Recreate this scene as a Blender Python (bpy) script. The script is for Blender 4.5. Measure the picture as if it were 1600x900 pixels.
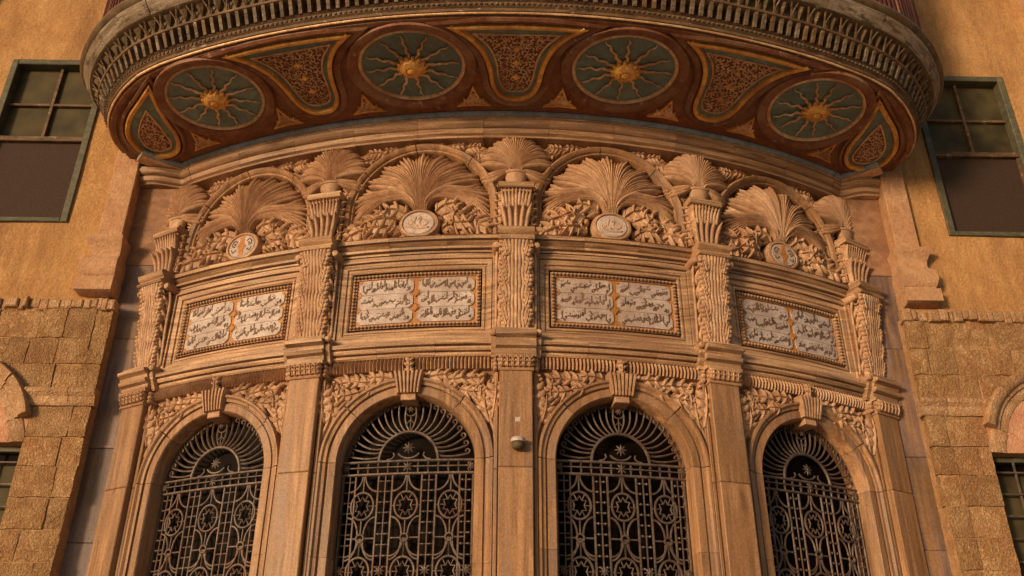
import bpy, math, random
import numpy as np
from math import sin, cos, pi, radians, degrees, sqrt, atan2, hypot

sc = bpy.context.scene
for o in list(bpy.data.objects): bpy.data.objects.remove(o)
COL = sc.collection

# ------------------------------------------------------------------ camera
cam_d = bpy.data.cameras.new('camera'); cam = bpy.data.objects.new('camera', cam_d); COL.objects.link(cam)
cam.location = (-0.2038, -16.6787, 0.0)
cam.rotation_euler = (radians(90 + 28.921), radians(-0.183), radians(-1.326))
cam_d.sensor_width = 36; cam_d.lens = 33.35; cam_d.clip_start = 0.1; cam_d.clip_end = 500
sc.camera = cam
sc.render.resolution_x = 1024; sc.render.resolution_y = 576

# ------------------------------------------------------------------ sky, sun, exposure
SUN_EL, SUN_AZ = 6.0, -42.0          # azimuth measured from straight behind the viewer, negative = left
w = bpy.data.worlds.new("World"); sc.world = w; w.use_nodes = True
nt = w.node_tree; nt.nodes.clear()
sky = nt.nodes.new('ShaderNodeTexSky'); sky.sky_type = 'NISHITA'; sky.sun_disc = False
sky.sun_elevation = radians(SUN_EL); sky.sun_rotation = radians(180 - SUN_AZ)
sky.air_density = 1.0; sky.dust_density = 3.0; sky.ozone_density = 1.0
bg = nt.nodes.new('ShaderNodeBackground'); bg.inputs['Strength'].default_value = 0.15
wo = nt.nodes.new('ShaderNodeOutputWorld')
nt.links.new(sky.outputs[0], bg.inputs[0]); nt.links.new(bg.outputs[0], wo.inputs[0])
sd = bpy.data.lights.new('sun', 'SUN'); so = bpy.data.objects.new('sun', sd); COL.objects.link(so)
sd.energy = 3.1; sd.angle = radians(9); sd.color = (1.0, 0.73, 0.47)
sx, sy, sz = sin(radians(SUN_AZ)) * cos(radians(SUN_EL)), -cos(radians(SUN_AZ)) * cos(radians(SUN_EL)), sin(radians(SUN_EL))
import mathutils
so.rotation_euler = mathutils.Vector((sx, sy, sz)).to_track_quat('Z', 'Y').to_euler()
so.location = (-10, -20, 6)
sc.view_settings.view_transform = 'Standard'
try: sc.view_settings.look = 'None'
except Exception: pass
sc.view_settings.exposure = 0.08; sc.view_settings.gamma = 1.0

# ------------------------------------------------------------------ materials
def newmat(name):
    m = bpy.data.materials.new(name); m.use_nodes = True
    n = m.node_tree.nodes; b = n['Principled BSDF']
    return m, n, m.node_tree.links, b

def stone(name, c1, c2, c3=None, vein=(6, 6, 6), rough=0.6, bump=0.25, fine=60, var=0.14, stain=None, spec=0.35, metal=0.0,
          veinpow=1.0, bumpdist=0.01, pits=0.0, pitscale=25):
    """mottled, veined material: c1/c2 mixed by a stretched noise, c3 patches, value differs per object"""
    m, n, l, b = newmat(name)
    tc = n.new('ShaderNodeTexCoord'); oi = n.new('ShaderNodeObjectInfo')
    mp = n.new('ShaderNodeMapping'); mp.inputs['Scale'].default_value = vein
    ad = n.new('ShaderNodeVectorMath'); ad.operation = 'ADD'
    mul = n.new('ShaderNodeMath'); mul.operation = 'MULTIPLY'; mul.inputs[1].default_value = 37.0
    l.new(oi.outputs['Random'], mul.inputs[0]); l.new(tc.outputs['Object'], ad.inputs[0]); l.new(mul.outputs[0], ad.inputs[1])
    l.new(ad.outputs[0], mp.inputs['Vector'])
    nz = n.new('ShaderNodeTexNoise'); nz.inputs['Scale'].default_value = 1.0; nz.inputs['Detail'].default_value = 6; nz.inputs['Roughness'].default_value = 0.62
    nz.inputs['Distortion'].default_value = 0.6
    l.new(mp.outputs[0], nz.inputs['Vector'])
    r1 = n.new('ShaderNodeValToRGB'); r1.color_ramp.elements[0].position = 0.38; r1.color_ramp.elements[1].position = 0.62
    r1.color_ramp.elements[0].color = (*c1, 1); r1.color_ramp.elements[1].color = (*c2, 1)
    l.new(nz.outputs['Fac'], r1.inputs[0]); out = r1.outputs[0]
    geo = n.new('ShaderNodeNewGeometry')
    if c3 is not None:
        n2 = n.new('ShaderNodeTexNoise'); n2.inputs['Scale'].default_value = 1.7; n2.inputs['Detail'].default_value = 7; n2.inputs['Roughness'].default_value = 0.65
        l.new(geo.outputs['Position'], n2.inputs['Vector'])
        r2 = n.new('ShaderNodeValToRGB'); r2.color_ramp.elements[0].position = 0.46; r2.color_ramp.elements[1].position = 0.68
        r2.color_ramp.elements[0].color = (0, 0, 0, 1); r2.color_ramp.elements[1].color = (1, 1, 1, 1)
        l.new(n2.outputs['Fac'], r2.inputs[0])
        mx = n.new('ShaderNodeMixRGB'); mx.inputs[2].default_value = (*c3, 1)
        l.new(r2.outputs[0], mx.inputs[0]); l.new(out, mx.inputs[1]); out = mx.outputs[0]
    if stain is not None:      # run-down streaks and worn patches of another colour
        sc_, ps, pc, lo, hi = stain
        ms = n.new('ShaderNodeMapping'); ms.inputs['Scale'].default_value = sc_; l.new(geo.outputs['Position'], ms.inputs['Vector'])
        ns = n.new('ShaderNodeTexNoise'); ns.inputs['Scale'].default_value = ps; ns.inputs['Detail'].default_value = 8; ns.inputs['Roughness'].default_value = .7
        l.new(ms.outputs[0], ns.inputs['Vector'])
        rs = n.new('ShaderNodeMapRange'); rs.inputs[1].default_value = lo; rs.inputs[2].default_value = hi; l.new(ns.outputs['Fac'], rs.inputs[0])
        mxs = n.new('ShaderNodeMixRGB'); mxs.inputs[2].default_value = (*pc, 1); l.new(rs.outputs[0], mxs.inputs[0]); l.new(out, mxs.inputs[1]); out = mxs.outputs[0]
    # fine grain and per-object value
    n3 = n.new('ShaderNodeTexNoise'); n3.inputs['Scale'].default_value = fine; n3.inputs['Detail'].default_value = 4
    l.new(geo.outputs['Position'], n3.inputs['Vector'])
    hs = n.new('ShaderNodeHueSaturation')
    mr = n.new('ShaderNodeMapRange'); mr.inputs[3].default_value = 1 - var; mr.inputs[4].default_value = 1 + var
    l.new(oi.outputs['Random'], mr.inputs[0])
    mg = n.new('ShaderNodeMapRange'); mg.inputs[1].default_value = 0.3; mg.inputs[2].default_value = 0.7; mg.inputs[3].default_value = 0.82; mg.inputs[4].default_value = 1.15
    l.new(n3.outputs['Fac'], mg.inputs[0])
    mm = n.new('ShaderNodeMath'); mm.operation = 'MULTIPLY'; l.new(mr.outputs[0], mm.inputs[0]); l.new(mg.outputs[0], mm.inputs[1])
    l.new(mm.outputs[0], hs.inputs['Value']); l.new(out, hs.inputs['Color']); out = hs.outputs[0]
    h = n3.outputs['Fac']
    if pits > 0:
        vo = n.new('ShaderNodeTexNoise'); vo.inputs['Scale'].default_value = pitscale; vo.inputs['Detail'].default_value = 3; vo.inputs['Roughness'].default_value = 0.7
        l.new(geo.outputs['Position'], vo.inputs['Vector'])
        rp = n.new('ShaderNodeMapRange'); rp.inputs[1].default_value = 0.34; rp.inputs[2].default_value = 0.62
        l.new(vo.outputs['Fac'], rp.inputs[0])
        mh = n.new('ShaderNodeMath'); mh.operation = 'MULTIPLY_ADD'; mh.inputs[1].default_value = 2.0
        l.new(rp.outputs[0], mh.inputs[0]); l.new(h, mh.inputs[2]); h = mh.outputs[0]
        mp2 = n.new('ShaderNodeMixRGB'); mp2.blend_type = 'MULTIPLY'
        inv = n.new('ShaderNodeMapRange'); inv.inputs[3].default_value = pits; inv.inputs[4].default_value = 0.0
        l.new(rp.outputs[0], inv.inputs[0]); l.new(inv.outputs[0], mp2.inputs[0]); l.new(out, mp2.inputs[1])
        mp2.inputs[2].default_value = (0.42, 0.30, 0.22, 1); out = mp2.outputs[0]
    l.new(out, b.inputs['Base Color'])
    bp = n.new('ShaderNodeBump'); bp.inputs['Strength'].default_value = bump; bp.inputs['Distance'].default_value = bumpdist
    l.new(h, bp.inputs['Height']); l.new(bp.outputs[0], b.inputs['Normal'])
    b.inputs['Roughness'].default_value = rough; b.inputs['Metallic'].default_value = metal
    b.inputs['Specular IOR Level'].default_value = spec
    return m

M = {}
M['marble_h'] = stone('tan_marble', (.20, .105, .053), (.55, .345, .200), (.34, .185, .10), vein=(1.3, 1.3, 34), fine=45, rough=.5, bump=.5, stain=((1, 1, 2.5), 2.6, (.29, .19, .13), .52, .70))
M['marble_v'] = stone('tan_marble_upright', (.19, .096, .044), (.41, .225, .112), (.30, .155, .070), vein=(15, 15, .9), fine=45, rough=.5, bump=.45, stain=((1.8, 1.8, .18), 3.0, (.25, .155, .105), .50, .66))
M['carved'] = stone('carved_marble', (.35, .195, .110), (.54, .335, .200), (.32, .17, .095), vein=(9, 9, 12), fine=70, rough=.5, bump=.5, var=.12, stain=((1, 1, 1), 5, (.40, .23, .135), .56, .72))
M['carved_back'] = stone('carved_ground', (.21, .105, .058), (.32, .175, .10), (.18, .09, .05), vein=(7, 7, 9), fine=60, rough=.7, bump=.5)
M['purple'] = stone('violet_grey_marble', (.100, .065, .058), (.22, .150, .135), (.17, .10, .055), vein=(9, 9, .8), fine=50, rough=.45, bump=.2, stain=((3.2, 3.2, .15), 2.4, (.32, .17, .07), .50, .66))
M['plaster'] = stone('ochre_plaster', (.38, .200, .077), (.47, .262, .105), (.36, .18, .068), vein=(9, 9, 2.2), fine=34, rough=.9, bump=.7, var=.03, bumpdist=.02, stain=((1, 1, .20), 2.2, (.25, .125, .05), .49, .70))
M['strip'] = stone('pink_plaster', (.42, .23, .125), (.51, .30, .17), (.38, .19, .10), vein=(9, 9, 9), fine=34, rough=.85, bump=.6, var=.05, bumpdist=.02, stain=((1, 1, .3), 4, (.34, .19, .10), .52, .8))
M['masonry'] = stone('rough_limestone', (.40, .220, .092), (.58, .36, .18), (.43, .22, .10), vein=(5, 5, 5), fine=75, rough=.92, bump=.9, var=.15, bumpdist=.009, pits=.55, pitscale=44, stain=((1, 1, .6), 3.2, (.36, .20, .095), .54, .78))
M['mortar'] = stone('lime_mortar', (.34, .185, .085), (.46, .27, .14), None, vein=(8, 8, 8), fine=50, rough=.95, bump=1, bumpdist=.02)
M['hood'] = stone('limestone_trim', (.45, .26, .135), (.60, .385, .22), (.43, .24, .12), vein=(7, 7, 7), fine=50, rough=.85, bump=.7, bumpdist=.01, pits=.3, pitscale=38, stain=((1, 1, .6), 4, (.32, .18, .09), .52, .72))
M['pinkfill'] = stone('pink_render', (.46, .22, .13), (.56, .31, .19), (.40, .19, .11), vein=(6, 6, 6), fine=60, rough=.9, bump=.8, bumpdist=.02)
M['redwood'] = stone('dark_red_painted_wood', (.15, .044, .020), (.26, .088, .036), (.19, .10, .05), vein=(7, 7, 7), fine=30, rough=.42, bump=.3, var=.08, stain=((1, 1, 1), 6, (.36, .21, .13), .60, .70))
M['redwood2'] = stone('worn_red_wood', (.14, .046, .024), (.23, .092, .042), (.28, .16, .09), vein=(10, 10, 10), fine=50, rough=.5, bump=.4, var=.1, stain=((1, 1, 1), 8, (.46, .33, .24), .60, .68))
M['brownwood'] = stone('aged_brown_wood', (.085, .043, .020), (.19, .105, .052), (.13, .085, .04), vein=(4, 4, 20), fine=50, rough=.65, bump=.6, var=.15, stain=((1, 1, 2.5), 8, (.40, .31, .23), .59, .66))
M['maroon'] = stone('maroon_slats', (.055, .012, .010), (.12, .028, .020), None, vein=(20, 20, 2), fine=40, rough=.55, bump=.4, var=.25)
M['palewood'] = stone('pale_weathered_board', (.16, .112, .075), (.40, .32, .245), (.22, .155, .095), vein=(3, 3, 34), fine=60, rough=.75, bump=.9, var=.15, stain=((1, 1, 4), 4, (.10, .07, .04), .52, .60))
M['greywood'] = stone('weathered_grey_wood', (.080, .052, .030), (.20, .145, .095), (.12, .08, .045), vein=(4, 4, 30), fine=60, rough=.75, bump=.8, var=.18, stain=((1, 1, 1), 9, (.34, .29, .23), .55, .66))
M['olive'] = stone('olive_aged_wood', (.075, .048, .024), (.155, .108, .056), (.11, .062, .03), vein=(5, 5, 9), fine=60, rough=.7, bump=.7, var=.2, stain=((1, 1, 2.5), 7, (.30, .245, .16), .58, .68))
M['gold'] = stone('worn_gilding', (.62, .31, .08), (.92, .54, .15), (.46, .19, .06), vein=(14, 14, 14), fine=60, rough=.34, bump=.7, var=.1, metal=.35)
M['palegold'] = stone('pale_gilding', (.60, .35, .18), (.90, .62, .36), (.46, .22, .10), vein=(16, 16, 16), fine=80, rough=.42, bump=.6, var=.2, metal=.3)
M['verdigris'] = stone('dull_green_paint', (.115, .170, .150), (.20, .275, .225), (.15, .18, .145), vein=(6, 6, 6), fine=40, rough=.6, bump=.4, stain=((1, 1, 1), 7, (.22, .20, .14), .55, .72))
M['bluegrey'] = stone('blue_grey_paint', (.22, .27, .31), (.38, .44, .49), (.24, .24, .23), vein=(8, 8, 8), fine=50, rough=.5, bump=.4)
M['iron'] = stone('wrought_iron', (.080, .055, .046), (.165, .125, .103), (.13, .068, .045), vein=(9, 9, 9), fine=70, rough=.55, bump=.4, metal=.35, var=.12)
M['white'] = stone('white_marble', (.38, .30, .265), (.56, .465, .43), (.35, .255, .21), vein=(6, 6, 12), fine=60, rough=.45, bump=.2, var=.05)
M['goldfield'] = stone('amber_gold_ground', (.36, .135, .022), (.50, .21, .04), (.30, .12, .035), vein=(14, 14, 14), fine=80, rough=.5, bump=.4)
M['ink'] = stone('brown_lettering', (.10, .055, .035), (.17, .10, .065), None, vein=(14, 14, 14), fine=60, rough=.6, bump=.2)
M['frame'] = stone('grey_green_window_paint', (.062, .060, .036), (.11, .105, .065), (.10, .08, .045), vein=(6, 6, 20), fine=50, rough=.55, bump=.4, stain=((1, 1, 1), 9, (.20, .15, .09), .60, .70))
M['screen'] = stone('brown_insect_screen', (.038, .020, .012), (.065, .036, .021), None, vein=(60, 60, 60), fine=140, rough=.8, bump=.6)
M['dark'] = stone('unlit_interior_black', (.003, .0018, .0015), (.010, .006, .004), None, vein=(2, 2, 2), fine=20, rough=.5, bump=0, spec=.04)  # near-black stands for unlit rooms; their shade is in this colour
M['ground'] = stone('pale_paving', (.42, .36, .28), (.54, .47, .38), (.46, .39, .30), vein=(2, 2, 2), fine=20, rough=.9, bump=.3)
def glass(name, c, rough=.12):
    m, n, l, b = newmat(name)
    geo = n.new('ShaderNodeNewGeometry'); nz = n.new('ShaderNodeTexNoise'); nz.inputs['Scale'].default_value = 3.5; nz.inputs['Detail'].default_value = 6
    l.new(geo.outputs['Position'], nz.inputs['Vector'])
    r = n.new('ShaderNodeValToRGB'); r.color_ramp.elements[0].position = .35; r.color_ramp.elements[1].position = .7
    r.color_ramp.elements[0].color = (*[q * .6 for q in c], 1); r.color_ramp.elements[1].color = (*[q * 1.5 for q in c], 1)
    l.new(nz.outputs['Fac'], r.inputs[0]); l.new(r.outputs[0], b.inputs['Base Color'])
    mr = n.new('ShaderNodeMapRange'); mr.inputs[3].default_value = rough; mr.inputs[4].default_value = rough + .3
    l.new(nz.outputs['Fac'], mr.inputs[0]); l.new(mr.outputs[0], b.inputs['Roughness'])
    b.inputs['Specular IOR Level'].default_value = .22
    return m
M['pane'] = glass('dusty_dark_glass', (.060, .046, .020), .5)

m_ = M['screen']; n_n = m_.node_tree.nodes; l_n = m_.node_tree.links; b_n = n_n['Principled BSDF']
wv = n_n.new('ShaderNodeTexWave'); wv.bands_direction = 'DIAGONAL'; wv.inputs['Scale'].default_value = 26; wv.inputs['Distortion'].default_value = 1.2; wv.inputs['Detail'].default_value = 3
gp = n_n.new('ShaderNodeNewGeometry'); l_n.new(gp.outputs['Position'], wv.inputs['Vector']); src = b_n.inputs['Base Color'].links[0].from_socket
mw = n_n.new('ShaderNodeMixRGB'); mw.blend_type = 'MULTIPLY'; mw.inputs[0].default_value = .38; l_n.new(src, mw.inputs[1]); l_n.new(wv.outputs['Color'], mw.inputs[2]); l_n.new(mw.outputs[0], b_n.inputs['Base Color'])

# ------------------------------------------------------------------ coordinate maps  (a, b, c) -> world ; c points towards the viewer
R = 8.0; TH0 = radians(0.147); STEP = radians(15.055)
def bow(thb):
    def f(V):
        r = R + V[:, 2]; t = thb + V[:, 0] / R
        return np.stack([r * np.sin(t), -r * np.cos(t), V[:, 1]], 1)
    return f
def wall(side, Y0):
    def f(V): return np.stack([side * V[:, 0], Y0 - V[:, 2], V[:, 1]], 1)
    f.flip = side < 0
    return f
ZS = lambda r: 6.985 + (r - 8.08) * 0.075
def soff(V):            # a = angle in degrees, b = radius, c = height below the soffit
    t = np.radians(V[:, 0]) + TH0; r = V[:, 1]
    return np.stack([r * np.sin(t), -r * np.cos(t), ZS(r) - V[:, 2]], 1)
def soff_at(thc, rc):   # a, b in metres on the soffit around (thc, rc)
    def f(V):
        r = rc + V[:, 1]; t = radians(thc) + TH0 + V[:, 0] / rc
        return np.stack([r * np.sin(t), -r * np.cos(t), ZS(r) - V[:, 2]], 1)
    return f
# canopy outline: base curve (soffit outer edge) and its outward normal, arc length parameter
_ctl = [(0, 9.61), (5, 9.61), (10, 9.61), (15, 9.60), (20, 9.59), (24, 9.57), (26, 9.53), (28, 9.43), (29.7, 9.31), (31, 9.19), (32.0, 9.06), (32.8, 8.90), (33.2, 8.72), (33.5, 8.58), (33.9, 8.42)]
_th = np.array([c[0] for c in _ctl]); _r = np.array([c[1] for c in _ctl])
_tt = np.linspace(-33.9, 33.9, 1201); _rr = np.interp(np.abs(_tt), _th, _r)
k_ = np.ones(15) / 15; _rp = np.concatenate([np.full(7, _rr[0]), _rr, np.full(7, _rr[-1])]); _rs = np.convolve(_rp, k_, 'valid')
_rs[:20] = _rr[:20]; _rs[-20:] = _rr[-20:]
BX = _rs * np.sin(np.radians(_tt) + TH0); BY = -_rs * np.cos(np.radians(_tt) + TH0)
_ds = np.hypot(np.diff(BX), np.diff(BY)); BS = np.concatenate([[0], np.cumsum(_ds)]); BS -= BS[-1] / 2
_tx = np.gradient(BX, BS); _ty = np.gradient(BY, BS); _l = np.hypot(_tx, _ty); _tx /= _l; _ty /= _l
def _sm(q, n=41):
    p = np.concatenate([np.full(n // 2, q[0]), q, np.full(n // 2, q[-1])]); return np.convolve(p, np.ones(n) / n, 'valid')
BNX = _sm(_ty); BNY = _sm(-_tx); _l = np.hypot(BNX, BNY); BNX /= _l; BNY /= _l
BL = BS[-1]
def rim(V):             # a = arc length, b = z, c = outward offset
    x = np.interp(V[:, 0], BS, BX); y = np.interp(V[:, 0], BS, BY)
    nx = np.interp(V[:, 0], BS, BNX); ny = np.interp(V[:, 0], BS, BNY)
    return np.stack([x + nx * V[:, 2], y + ny * V[:, 2], V[:, 1]], 1)
ident = lambda V: V

# ------------------------------------------------------------------ mesh collector
def cat(pts, n=6):       # Catmull-Rom through points
    P = np.asarray(pts, float)
    if len(P) < 3: return np.array([P[0] + (P[1] - P[0]) * t for t in np.linspace(0, 1, n + 1)])
    Q = np.vstack([2 * P[0] - P[1], P, 2 * P[-1] - P[-2]]); out = []
    for i in range(1, len(Q) - 2):
        for t in np.linspace(0, 1, n, endpoint=False):
            out.append(.5 * ((2 * Q[i]) + (-Q[i - 1] + Q[i + 1]) * t + (2 * Q[i - 1] - 5 * Q[i] + 4 * Q[i + 1] - Q[i + 2]) * t * t + (-Q[i - 1] + 3 * Q[i] - 3 * Q[i + 1] + Q[i + 2]) * t ** 3))
    out.append(P[-1]); return np.array(out)

class G:
    def __init__(s): s.V = []; s.F = []; s.n = 0
    def add(s, V, F):
        V = np.asarray(V, float).reshape(-1, 3)
        s.F += [tuple(i + s.n for i in f) for f in F]; s.V.append(V); s.n += len(V); return s
    def loft(s, rings, close_sec=True, close_path=False, caps=True):
        k = len(rings[0]); m = len(rings); F = []
        V = np.concatenate([np.asarray(r, float) for r in rings])
        for i in range(m if close_path else m - 1):
            i2 = (i + 1) % m
            for j in range(k if close_sec else k - 1):
                j2 = (j + 1) % k
                F.append((i * k + j, i2 * k + j, i2 * k + j2, i * k + j2))
        if caps and close_sec and not close_path:
            F.append(tuple(range(k))); F.append(tuple(range(m * k - 1, (m - 1) * k - 1, -1)))
        return s.add(V, F)
    def sweep_a(s, sec, a0, a1, n=6, eb=0.0):   # sec: closed list of (b, c), counter-clockwise seen from +a ... swept along a
        sec = [tuple(q) for q in sec]; cm = max(q[1] for q in sec)
        st = list(np.linspace(a0 + eb, a1 - eb, n + 1)); R_ = []
        low = [(q[0], min(q[1], cm - eb)) for q in sec]
        if eb: R_.append([(a0, q[0], q[1]) for q in low])
        for a in st: R_.append([(a, q[0], q[1]) for q in sec])
        if eb: R_.append([(a1, q[0], q[1]) for q in low])
        return s.loft(R_)
    def sweep_b(s, sec, b0, b1, n=1, eb=0.0):   # sec: closed (a, c)
        cm = max(q[1] for q in sec); R_ = []
        low = [(q[0], min(q[1], cm - eb)) for q in sec]
        if eb: R_.append([(q[0], b0, q[1]) for q in low])
        for b in np.linspace(b0 + eb, b1 - eb, n + 1): R_.append([(q[0], b, q[1]) for q in sec])
        if eb: R_.append([(q[0], b1, q[1]) for q in low])
        return s.loft(R_)
    def box(s, a0, a1, b0, b1, c0, c1, n=4, bev=0.006):
        bev = min(bev, (b1 - b0) / 3, (a1 - a0) / 3)
        return s.sweep_a([(b0, c0), (b0, c1 - bev), (b0 + bev, c1), (b1 - bev, c1), (b1, c1 - bev), (b1, c0)], a0, a1, n, bev)
    def path(s, pts, sec, closed=False, csec=True, wsc=None):   # pts (a,b); sec (n,c): n to the LEFT of travel
        P = np.asarray(pts, float); m = len(P)
        if closed: T0 = P - np.roll(P, 1, 0); T1 = np.roll(P, -1, 0) - P
        else:
            D = np.diff(P, axis=0); T0 = np.vstack([D[:1], D]); T1 = np.vstack([D, D[-1:]])
        T0 = T0 / np.linalg.norm(T0, axis=1)[:, None]; T1 = T1 / np.linalg.norm(T1, axis=1)[:, None]
        N0 = np.stack([-T0[:, 1], T0[:, 0]], 1); N1 = np.stack([-T1[:, 1], T1[:, 0]], 1)
        N = N0 + N1; L = np.linalg.norm(N, axis=1)[:, None]; N = N / L; sc_ = 1 / np.maximum(.35, (N * N0).sum(1))
        R_ = []
        for i in range(m):
            k = sc_[i] * (1 if wsc is None else wsc[i])
            R_.append([(P[i, 0] + N[i, 0] * q[0] * k, P[i, 1] + N[i, 1] * q[0] * k, q[1]) for q in sec])
        return s.loft(R_, csec, closed)
    def tube(s, pts, r, k=6, closed=False):
        P = np.asarray(pts, float); m = len(P)
        T = np.gradient(P, axis=0) if not closed else np.roll(P, -1, 0) - np.roll(P, 1, 0)
        T /= np.maximum(1e-9, np.linalg.norm(T, axis=1))[:, None]
        rr = np.full(m, r) if np.isscalar(r) else np.asarray(r)
        up = np.array([0, 0, 1.0])
        if abs(T[0] @ up) > .9: up = np.array([0, 1.0, 0])
        R_ = []
        for i in range(m):
            u = np.cross(T[i], up)
            if np.linalg.norm(u) < .05: u = np.cross(T[i], np.array([1.0, 0, 0]))
            u /= np.linalg.norm(u); v = np.cross(u, T[i])
            R_.append([P[i] + rr[i] * (cos(2 * pi * j / k) * u + sin(2 * pi * j / k) * v) for j in range(k)])
        return s.loft(R_, True, closed)
    def frond(s, pts, w, c0, h, ridge=1.0, back=None):   # ribbon with a raised rib; w, h per point; c0 per point height of the edges
        P = np.asarray(pts, float); m = len(P); T = np.gradient(P, axis=0); T /= np.maximum(1e-9, np.linalg.norm(T, axis=1))[:, None]
        N = np.stack([-T[:, 1], T[:, 0]], 1)
        w = np.full(m, w) if np.isscalar(w) else np.asarray(w); h = np.full(m, h) if np.isscalar(h) else np.asarray(h)
        c0 = np.full(m, c0) if np.isscalar(c0) else np.asarray(c0)
        bk = c0 - .02 if back is None else np.full(m, back)
        pr = [(1, None), (1, 0), (.55, .72), (0, 1.0 * ridge), (-.55, .72), (-1, 0), (-1, None)]
        R_ = []
        for i in range(m):
            R_.append([(P[i, 0] + N[i, 0] * w[i] * q[0], P[i, 1] + N[i, 1] * w[i] * q[0], bk[i] if q[1] is None else c0[i] + h[i] * q[1]) for q in pr])
        R_ = [r[::-1] for r in R_]
        return s.loft(R_)
    def leaf(s, base, ang, L, W, c0, h, n=4, curl=0.0, tipup=.5, jag=1.0):   # acanthus leaf: midrib with pointed, forward-curving lobes
        m = 9; t = np.linspace(0, 1, m); a = ang + curl * t; dl = L / (m - 1)
        x = base[0] + np.concatenate([[0], np.cumsum(np.cos(a[:-1]) * dl)]); y = base[1] + np.concatenate([[0], np.cumsum(np.sin(a[:-1]) * dl)])
        P = np.stack([x, y], 1); cc = c0 + h * (.35 + tipup * np.sin(pi * t * .8)); u = np.linspace(0, 1, 6)
        s.frond(P, W * .95 * np.array([.5, .85, 1.05, 1.1, 1.05, .95, .8, .55, .12]), cc - h * .16, h * .16, ridge=1.0, back=c0 - .03)     # blade
        s.frond(P, L * .045 * np.array([.8, .9, 1, 1, .9, .8, .7, .5, .15]), cc, h * .34, ridge=1.2, back=c0 - .02)                          # midrib
        for i in range(n):
            tt = .06 + .66 * i / max(1, n - 1); k = tt * (m - 1); i0 = min(m - 2, int(k)); p = P[i0] + (P[i0 + 1] - P[i0]) * (k - i0); aa = ang + curl * tt
            ll = W * 2.15 * (.72 + .45 * sin(pi * (.2 + .6 * i / max(1, n - 1))))
            for sg in (1, -1):
                la = aa + sg * (1.22 - .35 * u - .9 * u * u * .5 - .25 * tt)
                lx = p[0] + np.concatenate([[0], np.cumsum(np.cos(la[:-1]) * ll / 5)]); ly = p[1] + np.concatenate([[0], np.cumsum(np.sin(la[:-1]) * ll / 5)])
                s.frond(np.stack([lx, ly], 1), L * .070 * np.array([.8, 1.1, 1.2, 1.1, .75, .10]), cc[i0] + h * np.array([-.16, -.02, .05, -.02, -.22, -.45]), h * .30, back=c0 - .03)
        return s
    def lathe(s, ca, cb, prof, n=24, ea=1.0, eb=1.0, a0=0):   # prof (r, c); axis along c
        R_ = [[(ca + ea * r * cos(a0 + 2 * pi * j / n), cb + eb * r * sin(a0 + 2 * pi * j / n), c) for j in range(n)] for r, c in prof]
        k = n; m = len(prof); V = np.concatenate([np.array(r) for r in R_]); F = []
        for i in range(m - 1):
            for j in range(k):
                j2 = (j + 1) % k; F.append((i * k + j, i * k + j2, (i + 1) * k + j2, (i + 1) * k + j))
        F.append(tuple((m - 1) * k + j for j in range(k)))
        return s.add(V, F)
    def turned(s, ca, cc, prof, n=16, dz=1.0):   # prof (r, b) about a vertical axis (vase)
        R_ = [[(ca + r * cos(2 * pi * j / n), b, cc - dz * r * sin(2 * pi * j / n)) for j in range(n)] for r, b in prof]
        k = n; m = len(prof); V = np.concatenate([np.array(r) for r in R_]); F = []
        for i in range(m - 1):
            for j in range(k):
                j2 = (j + 1) % k; F.append((i * k + j, i * k + j2, (i + 1) * k + j2, (i + 1) * k + j))
        F.append(tuple((m - 1) * k + j for j in range(k))); F.append(tuple(j for j in reversed(range(k))))
        return s.add(V, F)
    def poly(s, pts, c0, c1, bev=0.0):      # star-shaped polygon prism about its centroid
        P = np.asarray(pts, float); n = len(P); C = P.mean(0)
        Q = C + (P - C) * (1 - bev)
        V = [(p[0], p[1], c0) for p in P] + [(p[0], p[1], c1 - (0.3 * (c1 - c0) if bev else 0)) for p in P] + [(p[0], p[1], c1) for p in Q] + [(C[0], C[1], c1)]
        F = []
        for i in range(n):
            j = (i + 1) % n; F += [(i, j, n + j, n + i), (n + i, n + j, 2 * n + j, 2 * n + i), (2 * n + i, 2 * n + j, 3 * n)]
        return s.add(V, F)
    def sheet(s, A, B, Cf):     # grid surface; A,B 2-D arrays, Cf array
        m, k = A.shape; V = np.stack([A, B, Cf], 2).reshape(-1, 3); F = []
        for i in range(m - 1):
            for j in range(k - 1): F.append((i * k + j, i * k + j + 1, (i + 1) * k + j + 1, (i + 1) * k + j))
        return s.add(V, F)

WORLD = {}       # world position of every object's origin
def props(o, label=None, cat_=None, group=None, kind=None):
    if label: o['label'] = label
    if cat_: o['category'] = cat_
    if group: o['group'] = group
    if kind: o['kind'] = kind
def link(o, parent, org):
    COL.objects.link(o); WORLD[o.name] = np.array(org, float)
    if parent is not None:
        o.parent = parent; o.location = tuple(WORLD[o.name] - WORLD[parent.name])
    else: o.location = tuple(org)
    return o
def make(name, g, mat, parent=None, mp=ident, smooth=False, label=None, cat_=None, group=None, kind=None):
    V = mp(np.concatenate(g.V)); F = g.F
    if getattr(mp, 'flip', False): F = [tuple(reversed(f)) for f in F]
    org = np.array([(V[:, 0].min() + V[:, 0].max()) / 2, (V[:, 1].min() + V[:, 1].max()) / 2, V[:, 2].min()])
    me = bpy.data.meshes.new(name); me.from_pydata((V - org).tolist(), [], F)
    me.materials.append(M[mat] if isinstance(mat, str) else mat)
    if smooth:
        me.polygons.foreach_set('use_smooth', [True] * len(me.polygons))
        if smooth != 2:
            try: me.set_sharp_from_angle(angle=radians(42))
            except Exception: pass
    me.update()
    o = bpy.data.objects.new(name, me); props(o, label, cat_, group, kind)
    return link(o, parent, org)
def thing(name, loc, label, cat_, group=None, kind=None):
    o = bpy.data.objects.new(name, None); o.empty_display_size = .1; props(o, label, cat_, group, kind)
    return link(o, None, loc)

ZG = -1.6      # street level
rnd = random.Random(7)

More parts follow.
